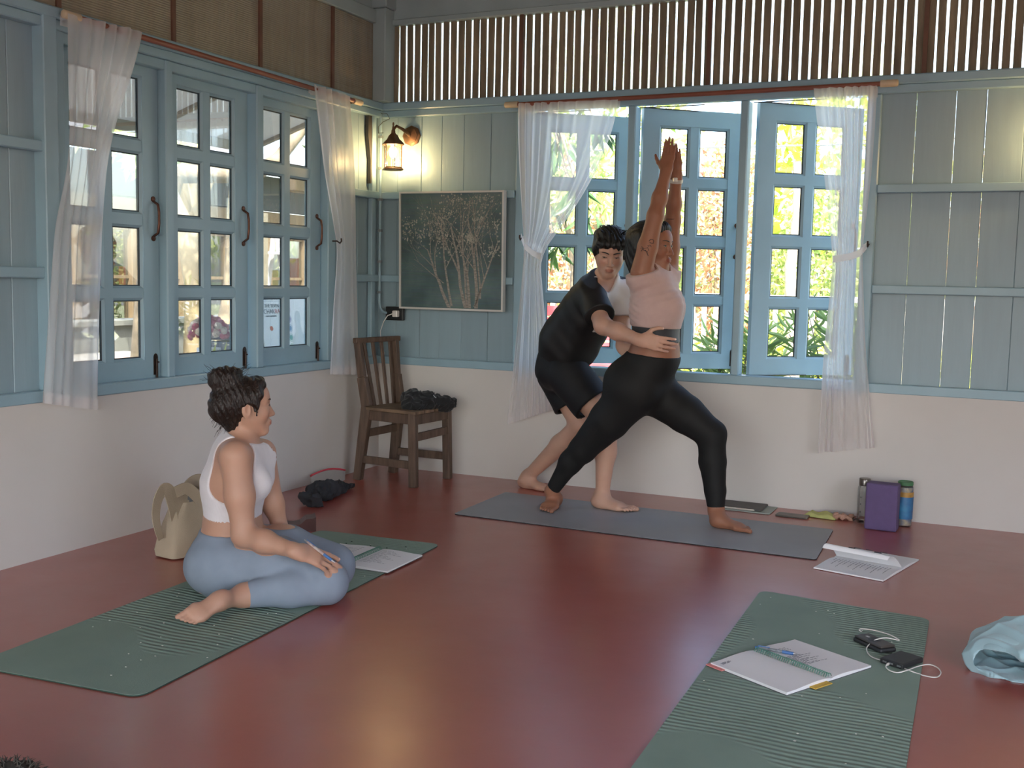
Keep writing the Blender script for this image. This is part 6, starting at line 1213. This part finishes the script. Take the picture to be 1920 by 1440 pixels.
b = MB().tube([PY(813, 741, -.40), PY(815, 744, -.405), PY(818, 746, -.405)], .0022, 6).build('zip_pull', mat('silver zip', '#d8d8d8', rough=.3, metallic=.6), jt, smooth=60); localise(jt, b)
# dark clothes bundle and clear pouch with a red zip
K = Sdf(); K.group(.015); fl = lambda u, v, z: PZ(u, v, z)
K.seg(fl(570, 935, .035), fl(596, 938, .035), (.030, .032), (.03, .032), .015); K.seg(fl(590, 920, .045), fl(620, 916, .055), .038, .042, .02); K.seg(fl(618, 922, .04), fl(640, 912, .035), .032, .028, .02); K.seg(fl(636, 915, .028), fl(660, 911, .018), .024, .012, .02); K.seg(fl(600, 928, .03), fl(618, 932, .022), .028, .020, .02); K.seg(fl(600, 915, .075), fl(615, 912, .06), .022, .024, .02)
kt = empty('dark_clothes', tuple(fl(605, 930, 0))); tag(kt, 'pile of dark folded clothes on the floor left of the chair', 'clothes'); o = cloth('fabric', K, .004, mat('faded black cotton', '#35363a', rough=.9, var=.25, scale=12), kt, .009, 34, 4, post=clip((0, 0, .001), (0, 0, -1))); localise(kt, o)
P = np.zeros((9, 22, 3)); A_ = PZ(578, 912, .015)+V3((-.02, .05, 0)); B_ = PZ(640, 898, .015)+V3((-.0, .04, 0)); pt_ = empty('zip_pouch', tuple((A_+B_)/2*[1, 1, 0])); tag(pt_, 'clear pouch with a red zip standing behind the dark clothes', 'pouch'); o_ = (A_+B_)/2*[1, 1, 0]; n_ = nrm(np.cross(B_-A_, (0, 0, 1)))
S_ = MB(); ringP = []
for i in range(7):
    z = .003+.078*i/6; w = .028*(1-i/6)**.7; row = []
    for j in range(20):
        q = j/19; row.append(A_*(1-q)+B_*q-o_+n_*w*math.sin(math.pi*q)+V3((0, 0, z*(.62+.38*math.sin(math.pi*(.12+.8*q)))-A_[2])))
    for j in range(19, -1, -1): q = j/19; row.append(A_*(1-q)+B_*q-o_-n_*w*math.sin(math.pi*q)+V3((0, 0, z*(.62+.38*math.sin(math.pi*(.12+.8*q)))-A_[2])))
    ringP.append(row)
S_.grid(np.array(ringP), wrap=True).build('sleeve', sheer_mat('clear grey vinyl', (.6, .6, .58, 1), .5, .4), pt_, smooth=180); zp = [ringP[-1][j]+V3((0, 0, .003)) for j in range(20)]; MB().tube(zp, .0055, 8).build('zip', mat('coral red zip', '#d24a5a', rough=.5), pt_, smooth=180)
# canvas tote
c0, c1, c2 = PZ(283, 1041, 0), PZ(328, 1053, 0), PZ(395, 1036, 0); ex = nrm(c2-c1); ey = nrm(V3((-ex[1], ex[0], 0))); W_ = .34; D_ = .15; o_ = c1+ex*W_/2+ey*D_/2
tt = empty('tote_bag', tuple(o_)); tag(tt, 'beige canvas tote bag standing behind the seated person', 'bag'); m_can = mat('beige canvas', '#b3a48f', rough=.9, var=.10, scale=5, bump=.15, bscale=250)
def ringt(z, w, d, dx, dy, n=48, fold=0):
    R = []
    for j in range(n):
        a = 2*math.pi*j/n; c, s = math.cos(a), math.sin(a); p = .35; x = math.copysign(abs(c)**p, c)*w/2; y = math.copysign(abs(s)**p, s)*d/2; r = 1+fold*math.sin(5*a+z*30)+fold*.6*math.sin(9*a-z*50); R.append(ex*(x*r+dx)+ey*(y*r+dy)+V3((0, 0, z)))
    return R
prof = [(.002, .30, .12, 0, 0, 0), (.006, .34, .15, 0, 0, 0), (.03, .345, .155, .0, 0, .01), (.08, .325, .15, .005, 0, .02), (.14, .29, .13, .01, .005, .03), (.19, .25, .105, .02, .01, .03), (.225, .215, .085, .03, .015, .02), (.222, .205, .075, .03, .015, .02), (.17, .23, .08, .02, .01, .0), (.06, .28, .10, 0, 0, 0)]
MB().grid(np.array([ringt(z, w, d, dx, dy, 48, f) for z, w, d, dx, dy, f in prof]), wrap=True).add(ringt(.002, .30, .12, 0, 0), [tuple(range(47, -1, -1))]).build('body', m_can, tt, smooth=60)
def strap(pts, w, nm='strap'):
    pts = [V3(p) for p in pts]; s = []
    for i in range(len(pts)-1):
        p0, p1, p2, p3 = pts[max(i-1, 0)], pts[i], pts[i+1], pts[min(i+2, len(pts)-1)]
        for k in range(6): t = k/6; s.append(.5*((2*p1)+(-p0+p2)*t+(2*p0-5*p1+4*p2-p3)*t*t+(-p0+3*p1-3*p2+p3)*t**3))
    s.append(pts[-1]); R = []
    for i, p in enumerate(s):
        d = nrm(s[min(i+1, len(s)-1)]-s[max(i-1, 0)]); ww = w[0]+(w[1]-w[0])*i/(len(s)-1); sd = nrm(np.cross(d, V3((ey[0], ey[1], .0)))); nn = np.cross(d, sd); R.append([p+sd*ww/2+nn*.002, p+sd*ww/2-nn*.002, p-sd*ww/2-nn*.002, p-sd*ww/2+nn*.002])
    return MB().grid(np.array(R), wrap=True).build(nm, m_can, tt, smooth=40)
f3 = lambda x, y, z: ex*x+ey*y+V3((0, 0, z))
strap([f3(-.10, -.01, .16), f3(-.11, 0, .22), f3(-.125, .01, .275), f3(-.15, .015, .290), f3(-.185, .01, .25), f3(-.20, .005, .19), f3(-.195, 0, .13), f3(-.18, 0, .085)], (.07, .026))
MB().grid(np.array([[f3(-.125, .0, .285)+f3(.02*j, .0, .004), f3(-.115+.012*j, -.025, .18-.0*j), f3(-.12+.012*j, -.05, .12)] for j in range(6)])).build('side_flap', m_can, tt, smooth=180)
strap([f3(-.04, .03, .20), f3(-.02, .03, .27), f3(.03, .03, .30), f3(.09, .03, .285), f3(.11, .03, .24), f3(.115, .03, .19)], (.055, .05)); strap([f3(-.11, -.01, .275), f3(-.06, -.02, .285), f3(-.02, -.03, .25), f3(.01, -.035, .21)], (.05, .05))
MB().grid(np.array([[f3(x, .045, z) for z in (.18, .24, .285-.25*(x-.03)**2*10)] for x in np.linspace(-.06, .13, 12)])).build('back_panel', m_can, tt, smooth=180)
MB().sphere(f3(.10, .0, .205), (.03, .02, .016)).build('dark_contents', mat('black contents', '#1b1b1c', rough=.6), tt, smooth=180)
MB().grid(np.array([[f3(-.05+.02*j, -.02+.004*i, .285-.03*i-.006*j) for j in range(4)] for i in range(4)])).build('lining_flap', mat('grey lining', '#8a8a90', rough=.6), tt, smooth=180)
# pale teal drawstring bag at the right edge
tl = PZ(1900, 1262, 0); tg = empty('teal_cloth_bag', (tl[0], tl[1], 0)); tag(tg, 'pale teal cloth bag lying open at the right edge', 'bag'); T = Sdf(); T.group(.04); c = V3((tl[0], tl[1], 0))
T.ell(c+V3((.03, .05, .055)), (.17, .14, .075), None, .04); T.ell(c+V3((.05, .11, .085)), (.11, .09, .06), None, .05); T.seg(c+V3((-.10, -.02, .035)), c+V3((.1, -.09, .03)), .045, .045, .04)
def hollow(P, d): return np.maximum(d, -(d+.007))
op = Prim(c+V3((-.10, -.125, .048)), c+V3((.09, -.150, .040)), (.085, .05, .034), (.09, .05, .030), None, 0, False, '')
m_teal = mat('pale teal cloth', '#9fbfc6', rough=.75, var=.08, scale=10, sheen=.3)
def ridges(v): q = v-c; return .010*(1-np.abs(np.sin(q[:, 0]*13+q[:, 1]*16+1.5*noise3(v, 7, 2))))**3+.008*(1-np.abs(np.sin(q[:, 0]*9-q[:, 1]*22+q[:, 2]*14)))**3
o = cloth('fabric', T, .0042, m_teal, tg, .006, 13, 6, post=chain(clip((0, 0, .001), (0, 0, -1)), hollow, cut(op)), extra=ridges); localise(tg, o)
rim = []
for k in range(40):
    a = 2*math.pi*k/40; d = ray(1870+52*math.cos(a), 1243+18*math.sin(a)); t_ = np.arange(3.2, 4.4, .004); Q = CAM+d*t_[:, None]
b = MB().add([tuple(PZ(1893+8*math.cos(k*.7), 1172+4*math.sin(k*.7), .125)-c) for k in range(9)], [tuple(range(9))]).build('print_patch', mat('cream patch', '#e3dcc6', rough=.7), tg)
# pen held by the seated person
yh = float(np.mean([t[0][1] for t in tipsC[:4]]))-.055
pen(PY(571, 1012, yh-.01), PY(628, 1055, yh-.005), 'silver and blue pen held in the seated person\'s hand', (m_blue, mat('silver striped barrel', '#c9c2bd', rough=.3, var=.5, scale=50, col2='#8a5a55'), mat('black silver button', '#8d8d90', rough=.3)))
# dark shaggy stand-in for an unclear shape cut off by the lower left corner
q = PZ(15, 1503, .02); dg = empty('shaggy_stand_in', (q[0], q[1], 0)); tag(dg, 'dark shaggy stand-in for an unclear shape cut off at the bottom left corner', 'bundle'); U = Sdf(); U.group(.02); U.ell((0, 0, .05), (.085, .075, .055)); cloth('core', U, .006, mat('dark grey fuzz', '#4a463f', rough=.95, var=.3, scale=40), dg, .006, 40, 2); rg = np.random.default_rng(31); b = MB()
for i in range(260):
    d = rg.normal(size=3); d[2] = abs(d[2]); d /= np.linalg.norm(d); a = d*V3((.085, .075, .055))+V3((0, 0, .05)); e = nrm(d+rg.normal(size=3)*.5); b.tube([a, a+e*.012, a+e*.02-V3((0, 0, .004))], [.0016, .001, .0004], 3)
x = b.build('shag', mat('dark grey shag', '#57524a', rough=.9), dg); x['kind'] = 'stuff'
